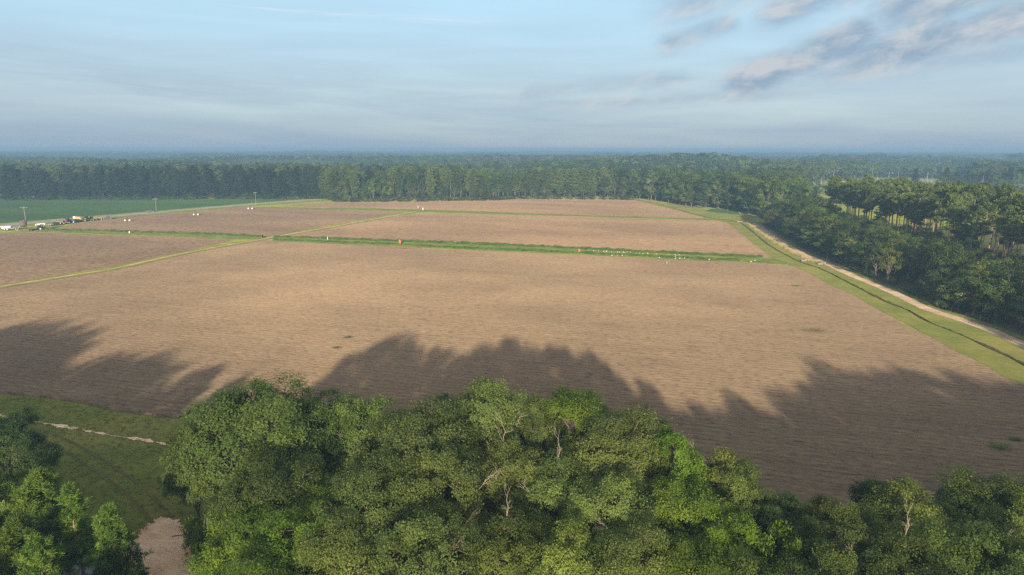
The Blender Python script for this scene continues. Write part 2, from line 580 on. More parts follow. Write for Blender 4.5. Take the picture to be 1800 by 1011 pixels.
poly_sheet('brown_field_far', P((500, 362), (600, 354.8), (733, 354), (883, 351.3), (917, 349.3), (1117, 352), (1200, 373), (1246, 384), (1200, 384), (1000, 377.3), (767, 369), (600, 365)), 0.03, M_SOIL2, seed=5)
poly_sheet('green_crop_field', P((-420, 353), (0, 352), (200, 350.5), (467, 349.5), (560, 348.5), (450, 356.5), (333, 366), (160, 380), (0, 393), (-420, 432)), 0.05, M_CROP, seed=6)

# the grassy verge, ditch and dirt road along the right forest
road_px = [(1322, 393), (1333, 399), (1367, 420), (1400, 441), (1447, 461), (1493, 482.5), (1533, 498.5), (1577, 517.5), (1627, 542), (1700, 566), (1747, 583), (1800, 607), (1900, 655), (2050, 735)]
road = P(*road_px)
ditch = P((1120, 352), (1160, 360), (1200, 371), (1250, 384), (1300, 392), (1350, 430), (1400, 458), (1440, 472), (1483, 493), (1550, 527), (1597, 547), (1633, 567), (1683, 587), (1740, 612), (1800, 642), (1900, 700), (2050, 790))
vg = [G(1110, 350), G(1200, 361), G(1296, 379), G(1322, 390), G(1342, 402)] + [tuple(Vector(p) + Vector((3.5, -1))) for p in road[2:]]
vl = P((2160, 822), (1950, 754), (1800, 679), (1720, 637), (1623, 587), (1577, 562), (1490, 515), (1400, 470), (1366, 459), (1358, 452.5), (1320, 424), (1277, 391), (1262, 388), (1200, 372.5), (1117, 351.8))
poly_sheet('verge', vg + vl, 0.06, M_VERGE, seg=2.2, amp=0.5, seed=7)
ribbon('dirt_road', road, [(-1.5, .09), (-.8, .10), (0, .09), (.8, .10), (1.6, .09)], M_DIRT, 2.0, jit=0.3, seed=3)
ribbon('ditch', ditch, [(-.55, .05), (-.4, .14), (-.2, .08), (.2, .08), (.4, .2), (.6, .05)], M_MUD, 1.2, jit=0.12, zjit=0.25, seed=5, wfun=lambda t: max(.06, .5 + .5 * math.sin(t * 37) * math.sin(t * 91 + 1) + .2 * math.sin(t * 233)))
gold = P((1305, 391), (1345, 420), (1380, 441), (1410, 456), (1425, 462))
ribbon('dry_grass_bank', gold, [(-3.6, .07), (-3.0, .25), (-1.8, .3), (-1.0, .07)], M_TRACK, 1.5, jit=0.6, zjit=0.3, seed=9)


# grass strips: tall grass along ditches, modelled as a lumpy raised band
def grass_band(name, upper, lower, z0, material, nrow=7, step=1.5, h=0.5, seed=0):
    up, lo = resample(P(*upper), step), None
    n = len(up)
    lo_ = resample(P(*lower), step)
    lo = [lo_[int(round(i * (len(lo_) - 1) / (n - 1)))] for i in range(n)]
    rnd = random.Random(seed)
    V, Fc = [], []
    for i in range(n):
        for j in range(nrow):
            t = j / (nrow - 1)
            p = up[i].lerp(lo[i], t)
            e = min(t, 1 - t) * 2
            hh = 0.0 if j in (0, nrow - 1) else h * (0.35 + 0.65 * rnd.random()) * (1.0 if (j <= 2 or j >= nrow - 2) else 0.45)
            jx = rnd.uniform(-.5, .5)
            V.append((p.x + jx * .4, p.y + rnd.uniform(-.5, .5) * (1.6 if j in (0, nrow - 1) else .6), z0 + hh))
    for i in range(n - 1):
        for j in range(nrow - 1):
            Fc.append((i * nrow + j, i * nrow + j + 1, (i + 1) * nrow + j + 1, (i + 1) * nrow + j))
    o = obj(name, mesh_np(name, V, Fc), material)
    o['kind'] = 'stuff'
    return o


grass_band('ditch_grass', [(55, 405.5), (150, 406.5), (300, 410.5), (420, 415), (468, 417)], [(60, 407.5), (150, 410.5), (300, 415.6), (400, 420.5), (452, 421.5)], 0.05, M_STRIP, seed=1)
grass_band('ditch_grass', [(482, 417.5), (600, 421.2), (900, 432.4), (1200, 446.8), (1362, 454.5)], [(478, 424.2), (600, 429.4), (800, 438.4), (1000, 447), (1200, 456.6), (1385, 464.5)], 0.05, M_STRIP, seed=2)
grass_band('ditch_grass', [(455, 364.2), (600, 365.8), (767, 369.3), (1000, 377.6), (1246, 384.8)], [(455, 366.2), (600, 368.6), (738, 372.8), (1000, 379.8), (1262, 387.6)], 0.05, M_STRIP, nrow=4, step=3, h=.4, seed=3)
ribbon('rush_margin', P((482, 418.4), (600, 422.2), (900, 433.4), (1200, 447.9), (1340, 454)), [(-.9, .1), (-.3, .85), (.4, .8), (1.0, .1)], M_RUSH, 1.2, kind='stuff', jit=.35, zjit=.6, seed=12)
ribbon('rush_margin', P((482, 423.2), (600, 427.6), (800, 436.6), (1000, 445.4), (1200, 455), (1300, 459.5)), [(-.7, .1), (-.2, .6), (.3, .55), (.8, .1)], M_RUSH, 1.2, kind='stuff', jit=.35, zjit=.6, seed=13)
ribbon('rush_margin', P((75, 406.2), (150, 407.4), (300, 411.4), (420, 415.8), (462, 418)), [(-1, .1), (-.3, .85), (.4, .8), (1.1, .1)], M_RUSH, 1.5, kind='stuff', jit=.4, zjit=.7, seed=14)

# yellowish farm track and its green shoulder
trk = P((-420, 582), (-160, 531), (0, 504.5), (200, 472), (333, 443.5), (467, 419.5), (600, 396), (727, 373.2), (745, 371.5))
ribbon('farm_track', trk, [(-1.1, .12), (0.0, .13), (1.1, .12)], M_TRACK, 3.0, jit=0.4, seed=6)
ribbon('track_shoulder', trk, [(-3.0, .08), (-1.5, .10), (3.1, .09)], M_VERGE, 3.0, jit=0.5, seed=7)

# highway, with shoulder grass
hw = P((-420, 436), (0, 397), (160, 383.6), (333, 368.8), (450, 359), (567, 350.3))
ribbon('highway_shoulder', hw, [(-7.5, .07), (0, .08), (13.0, .075)], M_VERGE, 8.0, jit=1.0, seed=8)
ribbon('highway', hw, [(-4.2, .12), (0, .16), (4.2, .12)], M_ROADM, 8.0, seed=9)
lanes = ribbon('road_marking', hw, [(-3.75, .165), (-3.6, .165)], simple('white_line_paint', (0.7, 0.7, 0.68), 0.6), 8.0, seed=9)
lanes2 = ribbon('road_marking', hw, [(3.6, .165), (3.75, .165)], lanes.data.materials[0], 8.0, seed=9)

# bottom left: sand patch, thin sandy path, tyre ruts, dark pond
poly_sheet('sand_patch', P((198, 1040), (214, 985), (230, 950), (256, 924), (283, 908), (314, 912), (330, 940), (341, 975), (356, 1040)), 0.05, M_SAND, seg=0.35, amp=0.45, seed=21)
ribbon('sand_path', P((-160, 712), (0, 732), (60, 742), (130, 753), (200, 766), (260, 775), (310, 788), (345, 800)), [(-.4, .08), (0, .10), (.42, .08)], M_SAND, 0.35, jit=0.35, seed=22,
       wfun=lambda t: max(0.02, 0.45 + 0.7 * math.sin(t * 37) * math.sin(t * 13 + 1) + .35 * math.sin(t * 131)))
for k_, dx in enumerate((-.95, .95)):
    ribbon('tyre_rut', P((285, 915), (255, 880), (215, 845), (160, 810), (100, 775), (40, 752)), [(dx - .22, .05), (dx, .06), (dx + .22, .05)],
           groundmat('rut_soil', ((0.10, 0.10, 0.04), (0.13, 0.125, 0.05), (0.19, 0.165, 0.09), (0.13, 0.15, 0.045)), 0.5, fine=3), 1.0, jit=.12, seed=23)
pw = simple('pond_water', (0.02, 0.03, 0.035), 0.08)
pond = poly_sheet('pond', P((30, 1040), (60, 985), (110, 968), (165, 972), (200, 990), (215, 1040)), 0.03, pw, seg=1, amp=.3, seed=25)
# turned soil ridge along the near edge of the field
ribbon('plough_ridge', P((-60, 684), (0, 690), (60, 694), (120, 703), (200, 719), (260, 727), (320, 733)), [(-.5, .03), (-.1, .28), (.3, .2), (.6, .03)], M_SOIL, .5, jit=.5, zjit=.25, seed=26)

# litter under the near wood and under the right forest
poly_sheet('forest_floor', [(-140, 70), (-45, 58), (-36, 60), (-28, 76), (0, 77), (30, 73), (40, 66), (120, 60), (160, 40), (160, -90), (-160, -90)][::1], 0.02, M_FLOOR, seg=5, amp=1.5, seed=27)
off = []
rs = resample(road, 12)
for i, p in enumerate(rs):
    d = (rs[min(i + 1, len(rs) - 1)] - rs[max(0, i - 1)]).normalized()
    off.append((p, Vector((-d.y, d.x)) if -d.y > 0 else Vector((d.y, -d.x))))
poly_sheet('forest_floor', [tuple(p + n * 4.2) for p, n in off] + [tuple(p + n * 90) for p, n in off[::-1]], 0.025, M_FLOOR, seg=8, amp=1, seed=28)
poly_sheet('bright_clearing', P((1238, 371.5), (1250, 367.5), (1296, 368.5), (1300, 378)), 0.07, M_CROP, amp=.3, seed=29)


# ---------------------------------------------------------------- trees
def rand_dirs(rng, n, zmin=-1.0):
    out = np.empty((0, 3))
    while len(out) < n:
        v = rng.normal(size=(n * 2, 3))
        v /= np.linalg.norm(v, axis=1)[:, None]
        v = v[v[:, 2] > zmin]
        out = np.vstack([out, v])
    return out[:n]


def leaves(rng, centers, outward, size, aspect=0.55, upbias=0.5, clump=None, svar=0.6):
    """one small rhombic leaf face per centre"""
    n = len(centers)
    nrm = outward * 1.1 + rng.normal(size=(n, 3)) * 0.42 + np.array([0, 0, upbias])
    nrm /= np.linalg.norm(nrm, axis=1)[:, None] + 1e-9
    t = np.cross(nrm, rng.normal(size=(n, 3)))
    t /= np.linalg.norm(t, axis=1)[:, None] + 1e-9
    b = np.cross(nrm, t)
    s = (size * rng.uniform(1 - svar, 1 + svar, n))[:, None]
    fold = nrm * s * 0.12
    v = np.stack([centers - t * s * .5, centers + b * s * aspect * .5 + fold, centers + t * s * .5, centers - b * s * aspect * .5 + fold], 1).reshape(-1, 3)
    f = np.arange(n * 4).reshape(-1, 4)
    vv = np.repeat(rng.uniform(0, 1, n), 4)
    cc = np.repeat(clump if clump is not None else np.zeros(n), 4)
    return v, f, vv, cc


def needles(rng, centers, dirs, length, width, clump):
    n = len(centers)
    t = dirs / (np.linalg.norm(dirs, axis=1)[:, None] + 1e-9)
    b = np.cross(t, rng.normal(size=(n, 3)))
    b /= np.linalg.norm(b, axis=1)[:, None] + 1e-9
    L = (length * rng.uniform(.7, 1.3, n))[:, None]
    v = np.stack([centers - b * width * .5, centers + b * width * .5, centers + t * L + b * width * .3, centers + t * L - b * width * .3], 1).reshape(-1, 3)
    return v, np.arange(n * 4).reshape(-1, 4), np.repeat(rng.uniform(0, 1, n), 4), np.repeat(clump, 4)


class Tubes:
    def __init__(self):
        self.V, self.F, self.n = [], [], 0

    def add(self, pts, radii, k=6):
        pts = [Vector(p) for p in pts]
        rings_ = []
        for i, p in enumerate(pts):
            d = (pts[min(i + 1, len(pts) - 1)] - pts[max(i - 1, 0)])
            d = d.normalized() if d.length > 1e-6 else Vector((0, 0, 1))
            a = d.orthogonal().normalized()
            b = d.cross(a)
            r_ = radii[i]
            for j in range(k):
                an = math.tau * j / k
                self.V.append(tuple(p + (a * math.cos(an) + b * math.sin(an)) * r_))
            rings_.append(self.n)
            self.n += k
        for i in range(len(pts) - 1):
            for j in range(k):
                self.F.append((rings_[i] + j, rings_[i] + (j + 1) % k, rings_[i + 1] + (j + 1) % k, rings_[i + 1] + j))

    def mesh(self, name):
        return mesh_np(name, np.array(self.V), np.array(self.F), smooth=True)


def limb(tb, a, b, r0, r1, rnd, sag=0.15, k=5, n=5):
    a, b = Vector(a), Vector(b)
    L = (b - a).length
    pts, rad = [], []
    j = Vector((rnd.uniform(-1, 1), rnd.uniform(-1, 1), rnd.uniform(-.3, 1))) * L * sag
    for i in range(n + 1):
        t = i / n
        p = a.lerp(b, t) + j * math.sin(t * math.pi) + Vector((rnd.uniform(-1, 1), rnd.uniform(-1, 1), rnd.uniform(-1, 1))) * L * 0.02 * (0 < i < n)
        pts.append(p)
        rad.append(r0 + (r1 - r0) * t)
    tb.add(pts, rad, k)
    return pts


PROTO = {}


def broadleaf(name, kind, seed, H, Rr, base=0.25, lobes=13, clumps=24, lv=90, leaf=0.2, lobe_r=0.40, cl_r=0.12,
              bare=0, moss=0, flat=1.0, density=1.0, bark=None):
    """tree = Empty > trunk, crown (+ bare_branch, hanging_moss)"""
    rng = np.random.default_rng(seed)
    rnd = random.Random(seed)
    tb = Tubes()
    ch = H * (1 - base)
    cz = H * base + ch * 0.45
    c = np.array([0, 0, cz])
    rad = np.array([Rr, Rr, ch * 0.52])
    # trunk
    th = H * base + ch * 0.25
    tp = [(0, 0, -0.3)]
    x = y = 0
    for i in range(1, 6):
        x += rnd.uniform(-.12, .12) * Rr * .3
        y += rnd.uniform(-.12, .12) * Rr * .3
        tp.append((x, y, th * i / 5))
    tr = 0.035 * H * 0.6
    tb.add(tp, [tr * (1.3 if i == 0 else 1 - .1 * i) for i in range(6)], 8)
    top = Vector(tp[-1])
    dirs = []
    tries = 0
    while len(dirs) < lobes and tries < 4000:
        tries += 1
        v = rand_dirs(rng, 1, -0.55)[0]
        if all(np.dot(v, q) < 0.80 for q in dirs) or tries > 2500:
            dirs.append(v)
    CC, OUT, CL = [], [], []
    bare_pts = []
    lobe_list = [(c + np.array([0, 0, ch * .12]), Rr * lobe_r * 1.2)]
    for v in dirs:
        k = rng.uniform(.52, .74)
        lobe_list.append((c + v * rad * k * 1.12, Rr * lobe_r * rng.uniform(.58, 1.05)))
    for li, (lc, lr) in enumerate(lobe_list):
        start = tp[rnd.choice([2, 3, 4, 5])]
        br = limb(tb, start, lc, tr * .45, tr * .14, rnd, 0.12)
        nd = rand_dirs(rng, clumps, -0.75)
        outv = lc - c
        outv = outv / (np.linalg.norm(outv) + 1e-6)
        fresh = rng.uniform(0, 1)
        for q in range(clumps):
            d = nd[q]
            if np.dot(d, outv) < -0.45:
                continue
            cp = lc + d * lr * rng.uniform(.72, 1.12) * np.array([1, 1, .82 * flat])
            cr = Rr * cl_r * rng.uniform(.6, 1.35)
            if q % 3 == 0:
                limb(tb, lc, cp, tr * .12, tr * .03, rnd, 0.15, 4, 3)
            m_ = int(lv * rng.uniform(.55, 1.3) * density)
            pts = rng.normal(size=(m_, 3)) * np.array([.5, .5, .34])
            ln = np.linalg.norm(pts, axis=1)
            pts = pts / np.maximum(ln, 1.0)[:, None]
            CC.append(cp + pts * cr * 1.25)
            OUT.append(np.repeat((d * .6 + outv * .4)[None, :], m_, 0))
            CL.append(np.full(m_, np.clip(.55 * fresh + .45 * rng.uniform(0, 1) , 0, 1)))
        if bare and li and li <= bare:
            bare_pts.append((br[-1], Vector(outv)))
    CC, OUT, CL = np.vstack(CC), np.vstack(OUT), np.concatenate(CL)
    v, f, vv, cc = leaves(rng, CC, OUT, leaf, clump=CL)
    crown_me = mesh_np(name + '_crown', v, f, attrs={'v': vv, 'c': cc})
    root = empty(name)
    obj('trunk', tb.mesh(name + '_trunk'), bark or BARK, root)
    obj('crown', crown_me, LM[kind], root)
    if bare:
        for (p, dv) in bare_pts:
            bt = Tubes()

            def grow(a, d, L, r_, depth):
                b = a + d * L
                pts = limb(bt, a, b, r_, r_ * .5, rnd, .12, 5, 4)
                if depth == 0:
                    return
                for _ in range(rnd.choice([2, 3, 3])):
                    s = pts[rnd.choice([2, 3, 4])]
                    nd_ = (d + Vector((rnd.uniform(-1, 1), rnd.uniform(-1, 1), rnd.uniform(-.5, .7))) * .9).normalized()
                    grow(s, nd_, L * rnd.uniform(.45, .7), r_ * .5, depth - 1)
            dd = (dv * .7 + Vector((0, -.3, .6))).normalized()
            grow(Vector(p), dd, Rr * .42, .06, 3)
            obj('bare_branch', bt.mesh(name + '_bare'), DEADW, root)
    if moss:
        pts = []
        lows = CC[CC[:, 2] < cz + ch * .1]
        sel = lows[rng.integers(0, len(lows), moss)]
        mv, mf = [], []
        for s_ in sel:
            for _ in range(5):
                a = rng.uniform(0, math.tau)
                o_ = s_ + np.array([rng.normal() * .25, rng.normal() * .25, 0])
                w_ = np.array([math.cos(a), math.sin(a), 0]) * rng.uniform(.02, .06)
                L = rng.uniform(.5, 1.7)
                sw = np.array([rng.normal() * .12, rng.normal() * .12, -L])
                i0 = len(mv)
                mv += [o_ - w_, o_ + w_, o_ + sw + w_ * .3, o_ + sw - w_ * .3]
                mf.append((i0, i0 + 1, i0 + 2, i0 + 3))
        obj('hanging_moss', mesh_np(name + '_moss', np.array(mv), np.array(mf)), MOSS, root)
    root['H'] = H
    root['R'] = Rr
    return root


def pine(name, seed, H=24.0, Rr=3.6, crown0=0.5, limbs=34, tufts=16, per=26, nl=0.38, nw=0.06, kind='pine', bark=None, conic=0.0, trunk_r=0.26):
    rng = np.random.default_rng(seed)
    rnd = random.Random(seed)
    tb = Tubes()
    n = 9
    lean = (rnd.uniform(-.3, .3), rnd.uniform(-.3, .3))
    tp = [(lean[0] * (i / n) ** 1.5 * 2 + rnd.uniform(-.05, .05), lean[1] * (i / n) ** 1.5 * 2 + rnd.uniform(-.05, .05), H * .985 * i / n) for i in range(n + 1)]
    tp[0] = (0, 0, -.3)
    tb.add(tp, [trunk_r * (1.15 if i == 0 else 1 - .85 * (i / n) ** 1.3) for i in range(n + 1)], 8)
    Cn, Dn, Cl = [], [], []
    for i in range(limbs):
        t = (i + rng.uniform(0, 1)) / limbs
        z = H * (crown0 + (1 - crown0) * t * .97)
        if conic:
            prof = (1 - t) ** .75 * .95 + .06
        else:
            prof = (math.sin(math.pi * min(1, t * .8 + .17)) ** .7) * (1.0 if t > .15 else .65)
        L = Rr * prof * rng.uniform(.55, 1.12)
        a = i * 2.399 + rng.uniform(-.5, .5)
        up = rng.uniform(.05, .45) if not conic else rng.uniform(.1, .5) + t * .6
        k = z / (H * .985) * n
        i0 = min(n - 1, int(k))
        o_ = Vector(tp[i0]).lerp(Vector(tp[i0 + 1]), k - i0)
        e = o_ + Vector((math.cos(a) * L, math.sin(a) * L, L * up))
        pts = limb(tb, o_, e, trunk_r * .28 * (1.1 - t * .6), .02, rnd, .08, 4, 4)
        fresh = rng.uniform(0, 1)
        nt = max(3, int(tufts * (.35 + .75 * L / Rr)))
        for _ in range(nt):
            s = rng.uniform(.3, 1.03) ** .8
            p = np.array(o_.lerp(e, s)) + np.array([rng.normal(), rng.normal(), rng.normal() * .55 + .25]) * L * .17
            m_ = int(per * rng.uniform(.6, 1.3))
            d = rand_dirs(rng, m_, -.6) + np.array([math.cos(a) * .3, math.sin(a) * .3, .35])
            Cn.append(p + d * nl * .12 + rng.normal(size=(m_, 3)) * nl * .25)
            Dn.append(d)
            Cl.append(np.full(m_, np.clip(fresh * .6 + .4 * rng.uniform(0, 1), 0, 1)))
    Cn, Dn, Cl = np.vstack(Cn), np.vstack(Dn), np.concatenate(Cl)
    v, f, vv, cc = needles(rng, Cn, Dn, nl, nw, Cl)
    root = empty(name)
    obj('trunk', tb.mesh(name + '_trunk'), bark or PBARK, root)
    obj('crown', mesh_np(name + '_crown', v, f, attrs={'v': vv, 'c': cc}), LM[kind], root)
    root['H'] = H
    root['R'] = Rr
    return root


def snag(name, seed, H=16):
    rnd = random.Random(seed)
    tb = Tubes()
    tb.add([(0, 0, -.3), (.1, .05, H * .4), (.25, 0, H * .75), (.2, .1, H)], [.3, .22, .13, .04], 6)
    root = empty(name)
    obj('trunk', tb.mesh(name), DEADW, root)
    bt = Tubes()
    for i in range(9):
        z = H * rnd.uniform(.45, .95)
        a = rnd.uniform(0, math.tau)
        L = rnd.uniform(.8, 2.4)
        limb(bt, (.15, 0, z), (math.cos(a) * L, math.sin(a) * L, z + L * .6), .09, .02, rnd, .1, 4, 3)
    obj('branches', bt.mesh(name + '_b'), DEADW, root)
    root['H'] = H
    root['R'] = 2
    return root


# prototypes for the near wood
NEAR = {
    'oak_a': broadleaf('oak_tree', 'oak', 11, 16, 6.6, .18, 17, 36, 150, .2, moss=50),
    'oak_b': broadleaf('oak_tree', 'grey', 12, 16, 6.2, .2, 17, 36, 150, .19),
    'oak_c': broadleaf('oak_tree', 'grey', 13, 15, 6.0, .2, 17, 36, 145, .19, cl_r=.115, bare=1),
    'oak_d': broadleaf('oak_tree', 'olive', 14, 15, 5.6, .22, 16, 34, 135, .2, cl_r=.12, bare=3),
    'oak_e': broadleaf('oak_tree', 'olive', 15, 14, 5.4, .2, 16, 34, 130, .2),
    'bright_a': broadleaf('broadleaf_tree', 'bright', 16, 15, 5.4, .15, 15, 34, 140, .19, lobe_r=.40),
    'bright_b': broadleaf('broadleaf_tree', 'bright', 17, 14, 4.4, .12, 13, 32, 140, .19, lobe_r=.42),
    'dark_a': broadleaf('broadleaf_tree', 'dark', 18, 14, 4.8, .15, 14, 32, 130, .2),
    'sparse': broadleaf('broadleaf_tree', 'olive', 19, 14, 3.8, .35, 11, 24, 55, .22, cl_r=.13, bare=1),
    'bush': broadleaf('shrub', 'bright', 20, 4.2, 3.0, .04, 9, 20, 85, .2, lobe_r=.45, cl_r=.16),
    'dry_bush': broadleaf('shrub', 'dark', 21, 5.5, 2.4, .1, 8, 16, 45, .18, lobe_r=.42, cl_r=.17),
    'ypine': pine('pine_tree', 22, 11, 4.0, .06, 84, 22, 34, .32, .05, 'young_pine', conic=1.0, trunk_r=.15, bark=BARK),
    'ypine_b': pine('pine_tree', 23, 11, 3.6, .04, 78, 20, 34, .32, .05, 'young_pine', conic=1.0, trunk_r=.14, bark=BARK),
    'slender': pine('pine_tree', 24, 12, 1.9, .3, 44, 14, 34, .32, .045, 'young_pine', conic=1.0, trunk_r=.12),
}
# prototypes for the middle distance
MID = {
    'b1': broadleaf('broadleaf_tree', 'oak', 41, 17, 5.0, .06, 13, 16, 30, .46, cl_r=.15),
    'b2': broadleaf('broadleaf_tree', 'bright', 42, 18, 4.6, .08, 13, 16, 28, .44, cl_r=.15),
    'b3': broadleaf('broadleaf_tree', 'dark', 43, 16, 4.8, .05, 12, 16, 30, .46, cl_r=.15),
    'b4': broadleaf('broadleaf_tree', 'olive', 44, 17, 4.6, .15, 12, 15, 26, .42, cl_r=.15),
    'b5': broadleaf('broadleaf_tree', 'grey', 45, 18, 5.2, .1, 14, 16, 26, .44, cl_r=.14),
    'p1': pine('pine_tree', 51, 25, 4.8, .62, 24, 11, 20, .7, .2),
    'p2': pine('pine_tree', 52, 25, 3.6, .52, 26, 10, 20, .68, .2),
    'p3': pine('pine_tree', 53, 24, 5.4, .68, 19, 13, 20, .7, .2),
    'p5': pine('pine_tree', 58, 24, 4.4, .58, 17, 11, 20, .7, .2),
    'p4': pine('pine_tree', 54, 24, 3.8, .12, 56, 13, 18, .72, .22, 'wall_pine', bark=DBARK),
    's1': broadleaf('shrub', 'oak', 55, 4, 3.2, .02, 8, 12, 22, .4, lobe_r=.45, cl_r=.2),
    's2': broadleaf('shrub', 'bright', 56, 4, 3.0, .02, 8, 12, 22, .4, lobe_r=.45, cl_r=.2),
    'snag': snag('dead_tree', 57),
}
used = set()
ALLP = dict(NEAR)
ALLP.update({'m_' + k: v for k, v in MID.items()})
NEARK = list(ALLP)


def plant(key, x, y, H, Rr=None, rz=None, label=None, cat='tree', group=None, rnd=random, m=None):
    proto = ALLP[key]
    if key in used:
        o = copy_tree(proto)
    else:
        o = proto
        used.add(key)
    sz = H / proto['H']
    sx = (Rr / proto['R']) if Rr else sz * rnd.uniform(.85, 1.15)
    o.location = (x, y, 0)
    o.rotation_euler = (0, 0, rz if rz is not None else rnd.uniform(0, math.tau))
    o.scale = (sx, sx, sz)
    for k in ('label', 'category', 'group'):
        if k in o:
            del o[k]
    tag(o, label, cat, group)
    if m:
        for c in o.children:
            if c.name.startswith('crown'):
                c.material_slots[0].link = 'OBJECT'
                c.material_slots[0].material = LM[m]
    return o


# ---- near wood: (proto, px of the axis, py of the top, depth m, radius m, leaf material or None, label)
rnd = random.Random(5)
near = [
    ('oak_a', 440, 656, 68, 7.4, None, 'huge dark green oak with hanging moss at the left end of the near wood'),
    ('oak_e', 338, 742, 66, 3.2, 'oak', 'small dark oak leaning out over the grass at the left end of the near wood'),
    ('dark_a', 560, 676, 73, 4.0, None, 'dark narrow tree right behind the huge mossy oak, at the field edge'),
    ('oak_e', 628, 688, 70, 4.4, 'oak', 'dull green oak with brownish tips, right neighbour of the huge mossy oak'),
    ('oak_b', 738, 702, 64, 6.4, None, 'wide pale olive oak left of the tallest grey crown'),
    ('dark_a', 778, 686, 75, 2.6, None, 'small dark crown peeping out at the field edge left of the tallest grey crown'),
    ('oak_c', 862, 652, 71, 5.2, None, 'tallest grey green oak of the near wood with pale twigs in its top'),
    ('bright_a', 1008, 668, 72, 5.2, None, 'round vivid green tree right of the tallest grey oak'),
    ('oak_e', 950, 690, 70, 2.8, None, 'narrow olive crown squeezed between the tallest grey oak and the vivid green tree'),
    ('oak_b', 1098, 714, 65, 6.0, None, 'broad grey green oak right of the round vivid green tree'),
    ('bright_b', 1196, 744, 61, 3.4, None, 'pointed vivid green tree at the field edge, right of the broad grey green oak'),
    ('sparse', 1268, 768, 62, 3.4, None, 'thin see-through olive tree with bare twigs beside the pointed green tree'),
    ('oak_e', 1312, 812, 59, 3.3, None, 'low olive crown stepping down towards the gap in the near wood'),
    ('bright_b', 1372, 858, 57, 3.6, 'dark', 'low dark green tree filling the gap where the brown field comes closest'),
    ('dark_a', 1565, 826, 59, 3.4, None, 'dark crown standing behind the yellowish oaks of the right group'),
    ('oak_e', 1610, 852, 54, 5.0, 'olive', 'yellowish olive oak in the middle of the right group'),
    ('oak_c', 1478, 868, 53, 4.4, 'oak', 'pale green oak at the left end of the right group'),
    ('oak_e', 1748, 828, 57, 5.2, 'oak', 'tallest olive oak at the right end of the near wood'),
    ('dark_a', 1680, 842, 61, 3.0, None, 'small dark crown just left of the tallest olive oak at the right end'),
    ('oak_c', 1812, 858, 53, 3.8, 'olive', 'olive oak cut by the right edge of the picture'),
    ('oak_b', 655, 800, 55, 5.4, None, 'grey green oak in front of the wide pale olive oak'),
    ('oak_c', 770, 775, 57, 5.0, None, 'grey green oak below the small dark crown, with thin bare twigs'),
    ('oak_a', 470, 790, 58, 5.6, None, 'mossy dark oak directly in front of the huge one'),
    ('bright_a', 434, 872, 54, 4.4, None, 'vivid green thicket tree above the sand patch'),
    ('bright_b', 500, 900, 50, 4.4, None, 'vivid green low tree in front of the mossy dark oak'),
    ('oak_d', 905, 765, 62, 5.0, 'grey', 'grey green oak with several bleached bare branches below the tallest crown'),
    ('oak_d', 985, 800, 58, 4.6, None, 'brownish olive oak with bleached limbs in the middle of the near wood'),
    ('oak_c', 1085, 822, 55, 5.0, None, 'grey green oak in front of the broad grey green one'),
    ('bright_a', 1215, 838, 54, 4.2, None, 'vivid green tree in front of the pointed one'),
    ('bright_b', 1290, 892, 51, 3.8, None, 'vivid green low tree left of the gap'),
    ('bush', 1388, 925, 50, 2.6, None, 'bright bluish green shrub standing alone in the dark gap'),
    ('oak_b', 600, 905, 48, 4.6, None, 'grey green oak at the lower edge right of the vivid green low trees'),
    ('oak_c', 735, 892, 48, 5.0, None, 'large grey green oak crown at the bottom edge left of centre'),
    ('oak_d', 885, 905, 49, 4.2, 'oak', 'dull green oak with pale limbs at the bottom edge near the dark hollow'),
    ('oak_e', 1000, 925, 47, 4.0, 'olive', 'olive crown at the bottom edge right of the dark hollow'),
    ('oak_b', 1120, 925, 47, 4.8, None, 'grey green oak crown at the bottom edge right of centre'),
    ('bright_a', 1232, 945, 46, 3.8, None, 'yellowish vivid green crown at the bottom edge left of the gap'),
    ('bright_b', 452, 965, 46, 3.6, None, 'vivid green thicket at the bottom edge right of the sand patch'),
    ('oak_e', 1330, 975, 45, 3.6, None, 'olive crown at the bottom edge under the dark gap'),
    ('oak_c', 1470, 948, 46, 4.6, 'oak', 'pale green crown at the bottom edge, left part of the right group'),
    ('oak_d', 1590, 935, 47, 4.6, 'oak', 'oak with a twisted pale limb at the bottom edge, right group'),
    ('oak_e', 1700, 915, 48, 4.6, None, 'yellowish oak at the bottom edge under the tallest olive oak'),
    ('oak_c', 1800, 940, 46, 4.2, 'oak', 'dull oak in the bottom right corner'),
    ('bright_b', 1075, 930, 50, 2.8, None, 'small vivid green crown in a hollow of the grey oaks'),
    ('bright_a', 560, 850, 56, 3.6, None, 'vivid green tree in the hollow right of the mossy dark oak'),
    ('bright_a', 6, 718, 72, 4.6, 'dark', 'dark round tree cut by the left edge above the pines'),
    ('ypine', 52, 834, 57, 4.6, None, 'bushy young pine, widest of the group left of the sand patch'),
    ('slender', 124, 848, 55, 1.9, None, 'slender bright young pine with a visible thin trunk'),
    ('ypine_b', 180, 893, 53, 2.8, None, 'bushy young pine nearest to the sand patch'),
    ('dry_bush', 212, 922, 53, 1.4, None, 'half-bare dark shrub between the young pines and the sand patch'),
    ('ypine', 14, 918, 50, 4.0, None, 'bushy young pine in the bottom left corner'),
    ('ypine_b', 70, 945, 48, 2.9, None, 'low young pine beside the pond in the bottom left'),
    ('ypine', -50, 800, 58, 5.0, None, 'young pine cut by the left edge below the dark round tree'),
    ('bush', 376, 1000, 48, 1.4, None, 'small bright shrub at the right rim of the sand patch'),
    ('bush', 345, 905, 60, 1.5, None, 'small bright shrub where the grass clearing meets the near wood'),
]
